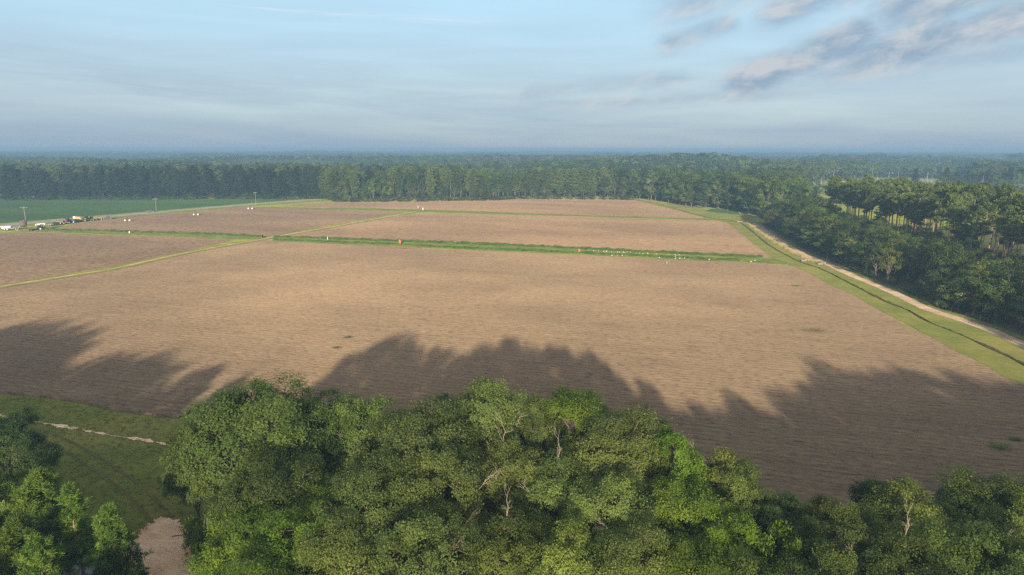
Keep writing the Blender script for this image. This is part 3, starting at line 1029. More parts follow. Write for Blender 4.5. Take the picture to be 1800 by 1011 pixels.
for (k, px, py, dpt, rr, m_, lab) in near:
    x, H = at_depth(px, py, dpt)
    if py > 755 and 380 < px and 'b' != k[0]:
        rr *= .88
    o = plant(k, x, dpt, max(2.0, H), rr, rnd.uniform(0, math.tau), lab, 'shrub' if 'bush' in k else ('pine tree' if 'pine' in k or k == 'slender' else 'tree'), None, rnd, m_)
# bleached limbs of the oak near the dark hollow should face the camera
# trees of the same wood outside the frame, whose crowns shade the field and the clearing
outside = []
for (x, y, H, rr) in [(-128, 60, 21, 8), (-121, 55, 20.5, 8), (-114, 60, 21, 8), (-107, 57, 21, 8), (-100, 61, 20, 7.5), (-93, 58, 18.6, 7), (-87, 61, 14.5, 5.5),
                      (-79, 58, 15.4, 8), (-73, 59, 15.6, 8.5), (-67, 57, 14.4, 8), (-72, 48, 14, 8), (-60, 44, 12.6, 6), (-50, 41, 12.4, 6), (-66, 36, 14, 6),
                      (-55, 32, 13.5, 6), (-44, 30, 13.5, 6), (-33, 28, 13, 6), (-48, 20, 14, 6), (-36, 18, 14, 6),
                      (50, 50, 14.5, 7.5), (57, 55, 15.4, 7.5), (64, 54, 15.4, 7.5), (71, 54, 15.2, 7.5), (78, 52, 15, 7.5), (85, 51, 14.4, 7.5), (92, 49, 14, 7.5), (99, 46, 13.6, 7.5), (106, 44, 13, 7.5),
                      (54, 43, 14.5, 7), (64, 43, 15, 7), (76, 42, 14.5, 7), (88, 40, 14, 7)]:
    outside.append((x, y, H, rr))
for iy, y in enumerate((34, 24, 13, 1, -12)):
    for ix in range(13):
        if -60 + ix * 11 < -20 and y > 15:
            continue
        outside.append((-60 + ix * 11 + rnd.uniform(-3, 3) + (iy % 2) * 5, y + rnd.uniform(-3, 3), rnd.uniform(9.5, 12.5) + max(0, (20 - y)) * .1, rnd.uniform(5.2, 6.6)))
for (x, y, H, rr) in outside:
    plant(rnd.choice(['oak_a', 'oak_b', 'oak_c', 'bright_a', 'oak_e']), x, y, H, rr, None,
          'crown of the wood below and beside the camera, outside the picture', 'tree', 'trees of the near wood outside the picture', rnd)

# ---- right forest along the dirt road
rs = resample(road, 6.0)
rnd = random.Random(9)
RF = 'trees along the dirt road on the right'
nrf = 0
front_lab = {'m_b1': 'mid green leafy tree in the forest wall along the dirt road', 'm_b2': 'fresh green leafy tree in the forest wall along the dirt road',
             'm_b3': 'dark leafy tree in the forest wall along the dirt road', 'm_b4': 'olive leafy tree in the forest wall along the dirt road',
             'm_b5': 'grey green leafy tree in the forest wall along the dirt road'}
for row, (off_, hmin, hmax, sp) in enumerate([(7, 9, 13, 1), (13, 13, 17, 1), (21, 15, 19, 1), (30, 15, 19, 1)]):
    for i in range(0, len(rs), sp):
        p = rs[i]
        d = (rs[min(i + 1, len(rs) - 1)] - rs[max(0, i - 1)]).normalized()
        n = Vector((d.y, -d.x))
        if n.x < 0:
            n = -n
        q = p + n * (off_ + rnd.uniform(-2.2, 2.2)) + d * rnd.uniform(-2, 2)
        if q.y < 112 and q.x > 118:
            continue
        if 185 < q.y < 215 and abs(q.x - at_depth(1568, 428, 203)[0]) < 7:
            continue
        far = max(0, q.y - 300) / 180
        H = rnd.uniform(hmin, hmax) * (1 + .12 * min(1, far))
        k = rnd.choices(['m_b1', 'm_b2', 'm_b3', 'm_b4', 'm_b5'], [4, 2.4, 2.2, 2.4, 2.4])[0]
        if row >= 2 and q.y < 330:
            H *= rnd.uniform(.70, .90)
        st_n_ = 0 if q.y < 190 else (1 if q.y < 300 else 2)
        plant(k, q.x, q.y, H, rnd.uniform(3.6, 5.0) * (1 if q.y < 300 else 1.15), None,
              front_lab[k].replace('in the forest wall along the dirt road', (
                  'in the forest wall beside the nearest stretch of the dirt road', 'in the forest wall beside the middle stretch of the dirt road',
                  'in the forest wall beside the far stretch of the dirt road')[st_n_]) if row == 0 else
              front_lab[k].replace('in the forest wall along the dirt road', (
                  'behind the forest edge, near stretch of the dirt road', 'behind the forest edge, middle of the dirt road',
                  'behind the forest edge, far stretch of the dirt road')[st_n_]), 'tree', RF, rnd)
        nrf += 1
# tall pines behind them, standing thinly so that trunks and the meadow show
x1, H1 = at_depth(1648, 334, 232)
for i in range(0, len(rs)):
    p = rs[i]
    if p.y < 150 or p.y > 400:
        continue
    d = (rs[min(i + 1, len(rs) - 1)] - rs[max(0, i - 1)]).normalized()
    n = Vector((d.y, -d.x))
    if n.x < 0:
        n = -n
    for off_ in (39, 48, 57, 67, 78):
        if rnd.random() < (.3 if p.y < 300 else .12):
            k = rnd.choice(list(front_lab))
            q = p + n * (off_ + rnd.uniform(-4, 4)) + d * rnd.uniform(-3, 3)
            plant(k, q.x, q.y, rnd.uniform(7, 14), rnd.uniform(2.6, 4.2), None, 'low leafy tree standing among the tall bare-trunked pines', 'tree', 'low trees among the tall pines', rnd)
            continue
        q = p + n * (off_ + rnd.uniform(-3.5, 3.5)) + d * rnd.uniform(-3, 3)
        plant(rnd.choice(['m_p1', 'm_p2', 'm_p3', 'm_p5']), q.x, q.y, rnd.uniform(20.5, 27), rnd.uniform(3.0, 5.4), None,
              ('tall bare-trunked pine at the right end of the pine stand' if q.y < 215 else
               'tall bare-trunked pine in the middle of the pine stand with light trunks' if q.y < 290 else
               'tall pine in the far, dense left part of the pine stand'), 'pine tree', 'tall pines behind the dirt road', rnd)
# low shrubs at the foot of the wall
for i in range(2, len(rs), 2):
    p = rs[i]
    d = (rs[min(i + 1, len(rs) - 1)] - rs[max(0, i - 1)]).normalized()
    n = Vector((d.y, -d.x))
    if n.x < 0:
        n = -n
    q = p + n * (4.6 + rnd.uniform(-.4, .8))
    plant('m_s1', q.x, q.y, rnd.uniform(1.6, 3.2), rnd.uniform(1.8, 2.8), None, 'low dark shrub at the foot of the forest wall beside the dirt road', 'shrub', 'shrubs beside the dirt road', rnd, 'dark')

# the one pale tree with a visible white trunk in the forest wall
x, H = at_depth(1565, 432, 196)
o = plant('m_b4', at_depth(1568, 428, 203)[0], 203, at_depth(1568, 425, 203)[1], 3.4, None, 'yellowish flat-topped tree with a pale trunk standing out of the forest wall', 'tree', None, rnd)

# ---- leafy hill behind the far right corner of the field
hill_front = resample(P((1120, 350.5), (1160, 354), (1200, 362), (1240, 367), (1300, 372), (1340, 382)), 7.0)
extra = []
EXI = {'m_b1': 0, 'm_b2': 1, 'm_b3': 2, 'm_b5': 3, 'm_p1': 4, 'm_p4': 5}
lab_h = {'m_b1': 'mid green leafy tree of the wood behind the far right field corner', 'm_b2': 'fresh green leafy tree of the wood behind the far right field corner',
         'm_b3': 'dark leafy tree of the wood behind the far right field corner', 'm_b5': 'grey green leafy tree of the wood behind the far right field corner'}
for row in range(4):
    for p in hill_front:
        q = Vector((p.x + rnd.uniform(-2.5, 2.5) + row * 5, p.y + 5 + row * 11 + rnd.uniform(-3, 3)))
        k = rnd.choices(['m_b1', 'm_b2', 'm_b3', 'm_b5'], [3, 5, 1, 1])[0]
        if row >= 2:
            Hh = [13, 19, 23, 26][row] * rnd.uniform(.82, 1.14)
            extra.append((q.x, q.y, rnd.uniform(4.5, 6.2) / MID[k[2:]]['R'], Hh / MID[k[2:]]['H'], EXI[k]))
            continue
        plant(k, q.x, q.y, [13, 19, 23, 26][row] * rnd.uniform(.82, 1.14), rnd.uniform(4.5, 6.2), None, lab_h[k], 'tree', 'trees behind the far right field corner', rnd)

# ---- far wall of trees behind the fields
left_wall = resample(P((-60, 352), (0, 351.5), (200, 350.2), (467, 349.4), (560, 349)), 4.9)
for row in range(2):
    for p in left_wall:
        q = Vector((p.x + rnd.uniform(-2, 2), p.y + 3 + row * 6 + rnd.uniform(-2, 2)))
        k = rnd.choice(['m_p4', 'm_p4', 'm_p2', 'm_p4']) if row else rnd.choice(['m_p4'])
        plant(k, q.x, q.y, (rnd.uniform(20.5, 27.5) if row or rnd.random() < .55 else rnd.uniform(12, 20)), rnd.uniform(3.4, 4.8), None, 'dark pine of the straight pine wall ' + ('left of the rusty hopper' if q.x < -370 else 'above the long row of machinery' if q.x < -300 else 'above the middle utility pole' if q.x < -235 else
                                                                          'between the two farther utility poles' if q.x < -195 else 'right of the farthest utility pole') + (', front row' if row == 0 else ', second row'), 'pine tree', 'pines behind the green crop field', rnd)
ctr_wall = resample(P((572, 350.5), (600, 354), (733, 353.3), (880, 350.5), (915, 348.6), (1030, 349), (1120, 350)), 5.4)
lab_c = {'m_b1': 'mid green leafy tree in the far wood behind the middle of the brown fields', 'm_b2': 'fresh green leafy tree in the far wood behind the middle of the brown fields',
         'm_b3': 'dark leafy tree in the far wood behind the middle of the brown fields', 'm_p4': 'dark pine in the far wood behind the middle of the brown fields',
         'm_p1': 'bare-trunked pine in the far wood behind the middle of the brown fields'}
for row in range(3):
    for p in ctr_wall:
        q = Vector((p.x + rnd.uniform(-2.5, 2.5), p.y + 4 + row * 8 + rnd.uniform(-2.5, 2.5)))
        mid = 1 - abs(q.x + 0) / 130
        if q.x > 20:
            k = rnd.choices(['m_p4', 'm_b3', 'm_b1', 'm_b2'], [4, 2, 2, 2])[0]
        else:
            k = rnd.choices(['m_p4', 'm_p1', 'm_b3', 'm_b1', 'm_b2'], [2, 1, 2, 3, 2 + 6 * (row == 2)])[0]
        H = (rnd.uniform(13, 21), rnd.uniform(18, 25), rnd.uniform(23, 30))[row]
        if 'p' in k[2:]:
            H = rnd.uniform(22, 26)
        if row == 2:
            k = rnd.choice([k, 'm_b2']) if k != 'm_p4' else k
            extra.append((q.x, q.y, rnd.uniform(3.8, 5.4) / MID[k[2:]]['R'], H / MID[k[2:]]['H'], EXI[k]))
            continue
        plant(k, q.x, q.y, H, rnd.uniform(3.6, 5.2), None, lab_c[k].replace('behind the middle of the brown fields', 'above the end of the farm track' if q.x < -60 else 'above the middle of the farthest brown field' if q.x < 20 else 'above the right of the farthest brown field'), 'pine tree' if 'p' in k[2:] else 'tree', 'trees of the far wood behind the brown fields', rnd, 'pine' if k == 'm_p4' else ('bright' if (row == 2 and rnd.random() < .6 and k != 'm_p1') else None))
for p in resample(P((0, 352), (300, 350.6), (480, 350), (575, 350), (600, 355), (733, 354.4), (880, 351.8), (915, 349.8), (1110, 351.5)), 6.5):
    plant('m_s2', p.x + rnd.uniform(-2, 2), p.y + rnd.uniform(-.5, 1.5), rnd.uniform(2.5, 5.5), rnd.uniform(3, 5), None, 'green shrub at the foot of the far wood', 'shrub', 'shrubs at the foot of the far wood', rnd,
          rnd.choice(['oak', 'bright', 'oak']) if p.x > -150 else 'dark')

# ---- dead snags in the cleared land far right
for (px, py) in [(1618, 345), (1626, 343), (1634, 346), (1652, 342), (1560, 334), (1540, 336), (1515, 338), (1500, 332), (1480, 335), (1575, 338), (1463, 330), (1530, 331), (1700, 338), (1724, 342), (1690, 335)]:
    x, y = G(px, py)
    plant('m_snag', x, y, rnd.uniform(14, 22), 2.2, None, 'bleached dead tree standing in the cleared land far to the right', 'dead tree', 'dead trees in the cleared land', rnd)


# prototypes that were not planted stay out
for k, o in ALLP.items():
    if k not in used:
        for c in list(o.children):
            bpy.data.objects.remove(c)
        bpy.data.objects.remove(o)


# ---------------------------------------------------------------- woods too far to count: instanced
def hidden(me, m_):
    o = bpy.data.objects.new(me.name, me)
    if not me.materials:
        me.materials.append(m_)
    return o


def joined(root_key):
    """trunk+crown of a prototype as one unlinked object"""
    root = ALLP[root_key]
    bm_ = bmesh.new()
    mats = []
    me_ = bpy.data.meshes.new('wood_tree')
    for c in root.children:
        if c.name.split('.')[0] in ('trunk', 'crown'):
            s = len(bm_.faces)
            bm_.from_mesh(c.data)
            bm_.faces.ensure_lookup_table()
            for f in bm_.faces[s:]:
                f.material_index = len(mats)
            mats.append(c.data.materials[0])
    bm_.to_mesh(me_)
    bm_.free()
    for m_ in mats:
        me_.materials.append(m_)
    o = bpy.data.objects.new('wood_tree', me_)
    o['H'] = root['H']
    return o


def far_crown(seed, kind, H=20, Rr=4.6, n=260, leaf=1.3, pine_=False):
    rng = np.random.default_rng(seed)
    C, O, K = [], [], []
    for i in range(9):
        d = rand_dirs(rng, 1, -.3)[0]
        lc = np.array([0, 0, H * (.74 if pine_ else .58)]) + d * np.array([Rr * .55, Rr * .55, H * (.18 if pine_ else .3)])
        dd = rand_dirs(rng, n // 9, -.6)
        C.append(lc + dd * Rr * .5 * rng.uniform(.7, 1.1, (len(dd), 1)))
        O.append(dd)
        K.append(np.full(len(dd), rng.uniform(0, 1)))
    v, f, vv, cc = leaves(rng, np.vstack(C), np.vstack(O), leaf, .8, clump=np.concatenate(K))
    # trunk
    t = np.array([[-.25, 0, 0], [.25, 0, 0], [.15, 0, H * .8], [-.15, 0, H * .8], [0, -.25, 0], [0, .25, 0], [0, .15, H * .8], [0, -.15, H * .8]])
    v2 = np.vstack([v, t])
    f2 = np.vstack([f, [[len(v), len(v) + 1, len(v) + 2, len(v) + 3], [len(v) + 4, len(v) + 5, len(v) + 6, len(v) + 7]]])
    me_ = mesh_np('far_tree', v2, f2, attrs={'v': np.append(vv, np.zeros(8)), 'c': np.append(cc, np.zeros(8))})
    return hidden(me_, LM[kind])


def scatter(name, pts, protos, label, cat='wood'):
    """pts: rows x, y, scale_xy, scale_z, proto index"""
    pts = np.asarray(pts, float)
    v = np.column_stack([pts[:, 0], pts[:, 1], np.zeros(len(pts))])
    me_ = bpy.data.meshes.new(name)
    me_.vertices.add(len(v))
    me_.vertices.foreach_set('co', v.astype(np.float32).ravel())
    a = me_.attributes.new('sc', 'FLOAT_VECTOR', 'POINT')
    a.data.foreach_set('vector', np.column_stack([pts[:, 2], pts[:, 2], pts[:, 3]]).astype(np.float32).ravel())
    a = me_.attributes.new('ro', 'FLOAT_VECTOR', 'POINT')
    rng = np.random.default_rng(len(pts))
    a.data.foreach_set('vector', np.column_stack([np.zeros(len(pts)), np.zeros(len(pts)), rng.uniform(0, 6.28, len(pts))]).astype(np.float32).ravel())
    a = me_.attributes.new('ix', 'INT', 'POINT')
    a.data.foreach_set('value', pts[:, 4].astype(np.int32))
    o = obj(name, me_)
    tag(o, label, cat, None, 'stuff')
    ng = bpy.data.node_groups.new(name, 'GeometryNodeTree')
    ng.interface.new_socket('Geometry', in_out='INPUT', socket_type='NodeSocketGeometry')
    ng.interface.new_socket('Geometry', in_out='OUTPUT', socket_type='NodeSocketGeometry')
    gi = ng.nodes.new('NodeGroupInput')
    go = ng.nodes.new('NodeGroupOutput')
    g2i = ng.nodes.new('GeometryNodeJoinGeometry')
    for pr in protos[::-1]:
        oi = ng.nodes.new('GeometryNodeObjectInfo')
        oi.inputs['Object'].default_value = pr
        oi.inputs['As Instance'].default_value = True
        ng.links.new(oi.outputs['Geometry'], g2i.inputs[0])
    ip = ng.nodes.new('GeometryNodeInstanceOnPoints')
    ip.inputs['Pick Instance'].default_value = True

    def na(nm, ty):
        q = ng.nodes.new('GeometryNodeInputNamedAttribute')
        q.data_type = ty
        q.inputs[0].default_value = nm
        return [s for s in q.outputs if s.enabled and s.name == 'Attribute'][0]
    e2r = ng.nodes.new('FunctionNodeEulerToRotation')
    ng.links.new(na('ro', 'FLOAT_VECTOR'), e2r.inputs[0])
    ng.links.new(gi.outputs[0], ip.inputs['Points'])
    ng.links.new(g2i.outputs[0], ip.inputs['Instance'])
    ng.links.new(na('ix', 'INT'), ip.inputs['Instance Index'])
    ng.links.new(e2r.outputs[0], ip.inputs['Rotation'])
    ng.links.new(na('sc', 'FLOAT_VECTOR'), ip.inputs['Scale'])
    ng.links.new(ip.outputs[0], go.inputs[0])
    mod = o.modifiers.new('scatter', 'NODES')
    mod.node_group = ng
    return o


def in_poly(x, y, poly):
    inside = False
    j = len(poly) - 1
    for i in range(len(poly)):
        xi, yi = poly[i]
        xj, yj = poly[j]
        if (yi > y) != (yj > y) and x < (xj - xi) * (y - yi) / (yj - yi + 1e-12) + xi:
            inside = not inside
        j = i
    return inside


# clearings and paddocks among the far woods (ground polygons)
clearings = []


def clearing(pts, material=M_PADDOCK, z=0.06, seed=1):
    poly = P(*pts)
    clearings.append(poly)
    poly_sheet('meadow', poly, z, material, seg=25, amp=4, seed=seed)


clearing([(1400, 338), (1440, 322), (1560, 314), (1700, 317), (1760, 328), (1700, 336), (1560, 342)], seed=41)
clearing([(1745, 356), (1765, 343), (1950, 342), (2000, 358)], M_CROP, seed=42)
clearing([(0, 296.5), (330, 294), (700, 291.5), (650, 289), (300, 290), (0, 291)], seed=43)
clearing([(-200, 291.5), (0, 291), (0, 296.5), (-200, 297)], seed=44)
clearing([(1280, 300), (1340, 291), (1480, 292), (1440, 299)], seed=45)
clearing([(1540, 297), (1600, 290), (1800, 291), (1760, 299)], seed=46)
clearing([(380, 286.5), (520, 283.5), (640, 285), (560, 288)], seed=47)
clearing([(1180, 284.5), (1260, 281.5), (1400, 282), (1320, 285.5)], seed=48)
clearing([(60, 281.5), (200, 279.5), (420, 280), (300, 282)], seed=49)
clearing([(800, 285), (900, 282), (1010, 283), (940, 286)], seed=50)
# meadow that shows between the trunks of the tall pines
pm = []
rs2 = resample(road, 15)
for i, p in enumerate(rs2):
    if 150 < p.y < 420:
        d = (rs2[min(i + 1, len(rs2) - 1)] - rs2[max(0, i - 1)]).normalized()
        n = Vector((d.y, -d.x))
        if n.x < 0:
            n = -n
        pm.append((p, n))
poly_pm = [tuple(p + n * 84) for p, n in pm] + [tuple(p + n * 190) for p, n in pm[::-1]]
clearings.append(poly_pm)
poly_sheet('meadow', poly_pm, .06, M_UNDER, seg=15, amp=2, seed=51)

open_area = P((-900, 470), (-420, 353), (0, 351.5), (467, 349.3), (560, 348.8), (575, 350), (600, 354), (880, 350.3), (915, 348.4), (1120, 349.5), (1200, 361), (1300, 371), (1345, 385)) + \
    [tuple(p + n * 62) for p, n in off if p.y < 400] + [(160, -400), (-2000, -400)]

rng = np.random.default_rng(77)
# woods directly behind the front rows, full prototypes
pj = [joined(k) for k in ('m_b1', 'm_b2', 'm_b3', 'm_b5', 'm_p1', 'm_p4')]
for o_ in pj:
    pass
rows = []
yy = 380.0
while yy < 760:
    xx = -yy * .82 - 30
    while xx < yy * .82 + 40:
        x_, y_ = xx + rng.uniform(-3.5, 3.5), yy + rng.uniform(-3.5, 3.5)
        xx += 8.0
        if in_poly(x_, y_, open_area):
            continue
        # keep clear of the individually planted trees
        if x_ < -5 + 0 and y_ < 585:
            continue
        if -5 <= x_ < 110 and y_ < 590:
            continue
        if 110 <= x_ < 260 and y_ < 405 + 0.0 * x_:
            continue
        if any(in_poly(x_, y_, c_) for c_ in clearings):
            continue
        wood = mnoise.noise(Vector((x_ * .008, y_ * .008, 3.1)))
        if x_ > 170 and y_ < 760 and wood < .0:
            if rng.uniform() < .55:
                continue
        if x_ / y_ > .42 and 395 < y_ < 640 and rng.uniform() < .8:
            continue
        if x_ < -40:
            idx = rng.choice([5, 5, 4, 2, 0])
        elif x_ < 230:
            idx = rng.choice([0, 1, 1, 2, 3, 0])
        else:
            idx = rng.choice([0, 2, 3, 4, 4, 5])
        Ht = rng.uniform(19, 25) if idx >= 4 else rng.uniform(15, 22)
        if 40 < x_ < 230 and y_ < 640:
            Ht = rng.uniform(21, 27)
        if x_ / y_ > .42 and y_ < 640:
            Ht = rng.uniform(9, 15)
        s = Ht / pj[idx]['H']
        rows.append((x_, y_, s * rng.uniform(.9, 1.2), s, idx))
    yy += 8.0
scatter('wood_behind_the_fields', rows + extra, pj, 'continuous wood of mixed trees stretching behind the front rows of trees')

fc = [far_crown(61, 'far'), far_crown(62, 'far', 19, 5.2), far_crown(63, 'far', 22, 4.2, pine_=True), far_crown(64, 'dark', 22, 4.0, pine_=True), far_crown(65, 'oak', 18, 5.4)]
rows = []
yy = 760.0
while yy < 7000:
    sp = 9.0 if yy < 1500 else (13.0 if yy < 2600 else (24.0 if yy < 4500 else 40.0))
    big = 1.0 if yy < 1500 else (1.35 if yy < 2600 else (2.3 if yy < 4500 else 3.6))
    xx = -yy * .80 - 40
    while xx < yy * .80 + 40:
        x_, y_ = xx + rng.uniform(-.45, .45) * sp, yy + rng.uniform(-.45, .45) * sp
        xx += sp
        if any(in_poly(x_, y_, c_) for c_ in clearings):
            continue
        hn = mnoise.noise(Vector((x_ * .0016, y_ * .0030, 9.0))) + .5 * mnoise.noise(Vector((x_ * .006, y_ * .008, 2.0)))
        if hn < -.38:
            continue
        Ht = (20 + 9 * hn) * rng.uniform(.78, 1.18)
        piney = mnoise.noise(Vector((x_ * .003, y_ * .004, 5.0))) > .05
        idx = rng.choice([2, 3, 3]) if piney else rng.choice([0, 1, 4])
        s = Ht / 20
        rows.append((x_, y_, s * big * rng.uniform(.9, 1.25), s, idx))
    yy += sp
scatter('distant_woods', rows, fc, 'hazy woods rolling away to the horizon')
print('far instances', len(rows), 'right forest', nrf)


# ---------------------------------------------------------------- small man-made things
class Bld:
    def __init__(self):
        self.bm = bmesh.new()

    def box(self, c, s, rz=0, bev=0.0, taper=1.0):
        r_ = bmesh.ops.create_cube(self.bm, size=1)
        for v in r_['verts']:
            v.co = Vector((v.co.x * s[0] * (taper if v.co.z > 0 else 1), v.co.y * s[1] * (taper if v.co.z > 0 else 1), v.co.z * s[2]))
        m_ = Matrix.Translation(c) @ Matrix.Rotation(rz, 4, 'Z')
        bmesh.ops.transform(self.bm, matrix=m_, verts=r_['verts'])
        if bev:
            es = list({e for v in r_['verts'] for e in v.link_edges})
            bmesh.ops.bevel(self.bm, geom=es, offset=bev, segments=2, affect='EDGES')
        return self

    def cyl(self, a, b, r1, r2=None, k=14):
        a, b = Vector(a), Vector(b)
        d = b - a
        r_ = bmesh.ops.create_cone(self.bm, cap_ends=True, segments=k, radius1=r1, radius2=r2 if r2 is not None else r1, depth=d.length)
        m_ = Matrix.Translation((a + b) / 2) @ d.to_track_quat('Z', 'Y').to_matrix().to_4x4()
        bmesh.ops.transform(self.bm, matrix=m_, verts=r_['verts'])
        return self

    def out(self, name, m_, parent=None):
        me_ = bpy.data.meshes.new(name)
        self.bm.to_mesh(me_)
        self.bm.free()
        return obj(name, me_, m_, parent)


C = {
    'white': simple('white_paint', (0.8, 0.8, 0.78), .4), 'black': simple('black_rubber', (0.02, 0.02, 0.022), .7), 'steel': simple('grey_steel', (0.25, 0.25, 0.26), .5, .6),
    'rust': simple('rusty_steel', (0.12, 0.085, 0.065), .8), 'green': simple('green_paint', (0.03, 0.14, 0.04), .4), 'yellow': simple('yellow_paint', (0.42, 0.38, 0.13), .5),
    'blue': simple('blue_paint', (0.04, 0.08, 0.2), .4), 'orange': simple('orange_paint', (0.75, 0.17, 0.05), .5), 'red': simple('brick_red_paint', (0.19, 0.1, 0.07), .5),
    'dark': simple('dark_paint', (0.04, 0.045, 0.05), .4), 'glass': simple('window_glass', (0.03, 0.045, 0.055), .1), 'wood': simple('pole_wood', (0.21, 0.2, 0.165), .9),
    'feather': simple('white_feathers', (0.75, 0.75, 0.7), .8), 'beak': simple('yellow_beak', (0.7, 0.45, 0.08), .5),
}


def wheel(root, x, y, r_, wdt=.35, hub='white'):
    t = Bld().cyl((x, y - wdt / 2, r_), (x, y + wdt / 2, r_), r_, k=18).out('wheel', C['black'], root)
    Bld().cyl((x, y - wdt / 2 - .02, r_), (x, y + wdt / 2 + .02, r_), r_ * .5, k=12).out('rim', C[hub], t)


def pole(px, base, top, label):
    x, y = G(px, base)
    _, H = at_depth(px, top, y)
    r_ = empty('utility_pole', (x, y, 0), R(35))
    Bld().cyl((0, 0, -.5), (0, 0, H), .17, .12, 8).out('pole', C['wood'], r_)
    Bld().box((0, 0, H - .7), (2.8, .16, .18)).out('crossarm', C['wood'], r_)
    for s in (-1.25, -.45, .45, 1.25):
        Bld().cyl((s, 0, H - .6), (s, 0, H - .35), .07, .05, 6).out('insulator', C['white'], r_)
    tag(r_, label, 'utility pole', 'utility poles along the highway')


pole(47, 402, 363, 'utility pole beside the rusty hopper at the left edge of the farm machinery')
pole(275, 372.5, 348.5, 'utility pole beside the dark car on the highway')
pole(450, 360, 337.5, 'farthest utility pole, where the highway nears the pine wall')


def place(root, px, py, rz, label, cat, group=None, s=1.0):
    x, y = G(px, py)
    root.location = (x, y, .12)
    root.rotation_euler = (0, 0, rz)
    root.scale = (s, s, s)
    tag(root, label, cat, group)
    return root


def car(px, py, rz, col_, label, cat='car', pickup=False):
    r_ = empty('parked_car' if cat == 'car' else 'pickup_truck')
    L = 4.6 if not pickup else 5.6
    b = Bld().box((0, 0, .62), (L, 1.8, .62), bev=.12).out('body', C[col_], r_)
    cx = -.2 if not pickup else .3
    Bld().box((cx, 0, 1.2), (2.5 if not pickup else 1.9, 1.62, .6), bev=.1, taper=.8).out('cabin', C['glass'], r_)
    Bld().box((cx, 0, 1.5), (1.9 if not pickup else 1.4, 1.3, .06), bev=.02).out('roof', C[col_], r_)
    for x in (-L * .31, L * .31):
        for y in (-.85, .85):
            wheel(r_, x, y, .34, .22, 'steel')
    for y in (-.6, .6):
        Bld().box((L / 2, y, .7), (.08, .36, .2), bev=.03).out('headlight', C['white'], r_)
    return place(r_, px, py, rz, label, cat)


def tractor(px, py, rz, col_, label, s=1.0, hub='white'):
    r_ = empty('tractor')
    Bld().box((1.0, 0, 1.35), (2.2, .9, .8), bev=.1).box((-.2, 0, 1.0), (2.6, .7, .5)).out('body', C[col_], r_)
    cb = Bld().box((-.9, 0, 2.1), (1.5, 1.4, 1.2), bev=.06, taper=.9).out('cab', C['glass'], r_)
    Bld().box((-.9, 0, 2.78), (1.7, 1.6, .14), bev=.04).out('roof', C[col_], cb)
    Bld().cyl((1.1, .3, 1.7), (1.1, .3, 2.5), .06, k=8).out('exhaust', C['steel'], r_)
    for y in (-.95, .95):
        wheel(r_, -1.0, y, .9, .5, hub)
        wheel(r_, 1.6, y, .5, .3, hub)
    return place(r_, px, py, rz, label, 'tractor', s=s)


def combine(px, py, rz, label):
    r_ = empty('combine_harvester')
    Bld().box((-.6, 0, 2.1), (5.0, 2.6, 1.7), bev=.12).box((-1.0, 0, 3.2), (2.6, 2.3, .6), bev=.05, taper=1.15).out('body', C['yellow'], r_)
    cb = Bld().box((2.4, 0, 2.9), (1.4, 1.9, 1.5), bev=.08).out('cab', C['white'], r_)
    Bld().box((3.05, 0, 2.9), (.2, 1.6, 1.1)).out('windscreen', C['glass'], cb)
    Bld().box((4.2, 0, .75), (1.2, 5.2, .8), bev=.1).out('header', C['green'], r_)
    Bld().cyl((-.8, 1.2, 3.2), (-2.6, 2.6, 3.9), .18, k=10).out('unloading_auger', C['yellow'], r_)
    for y in (-1.35, 1.35):
        wheel(r_, 1.6, y, .95, .6, 'yellow')
        wheel(r_, -2.4, y, .55, .4, 'yellow')
    return place(r_, px, py, rz, label, 'combine harvester')


def trailer(px, py, rz, col_, label, tank=False, s=1.0, name='farm_trailer', cat='trailer'):
    r_ = empty(name)
    if tank:
        Bld().cyl((-1.5, 0, 1.6), (1.5, 0, 1.6), .85, k=18).cyl((0, 0, 2.3), (0, 0, 2.6), .25, k=10).out('tank', C[col_], r_)
    else:
        Bld().box((0, 0, 1.5), (3.8, 2.0, 1.0), bev=.05, taper=1.15).out('box', C[col_], r_)
    Bld().box((.6, 0, .75), (5.2, .3, .18)).box((0, 0, .75), (.3, 1.7, .16)).out('chassis', C['steel'], r_)
    for y in (-.95, .95):
        wheel(r_, -.6, y, .5, .3)
        wheel(r_, .6, y, .5, .3)
    return place(r_, px, py, rz, label, cat, s=s)


def harrow(px, py, rz, col_, label, s=1.0, name='disc_harrow', cat='harrow'):
    r_ = empty(name)
    fr = Bld()
    fr.box((0, 0, .85), (.2, 5.0, .2)).box((1.2, 0, .85), (.2, 5.0, .2)).box((.6, 0, 1.0), (3.4, .2, .2)).box((.6, 1.8, .9), (1.6, .15, .15)).box((.6, -1.8, .9), (1.6, .15, .15))
    fr.cyl((0, 0, .9), (.6, 0, 1.9), .08).cyl((1.2, 0, .9), (.6, 0, 1.9), .08)
    fr.out('frame', C[col_], r_)
    for x in (0, 1.2):
        d = Bld()
        for k in range(13):
            y = -2.4 + k * .4
            d.cyl((x, y, .4), (x + .04, y + .06, .4), .36, .3, 12)
        d.out('disc_row', C['steel'], r_)
    for y in (-.7, .7):
        wheel(r_, .6, y, .42, .25)
    return place(r_, px, py, rz, label, cat, s=s)


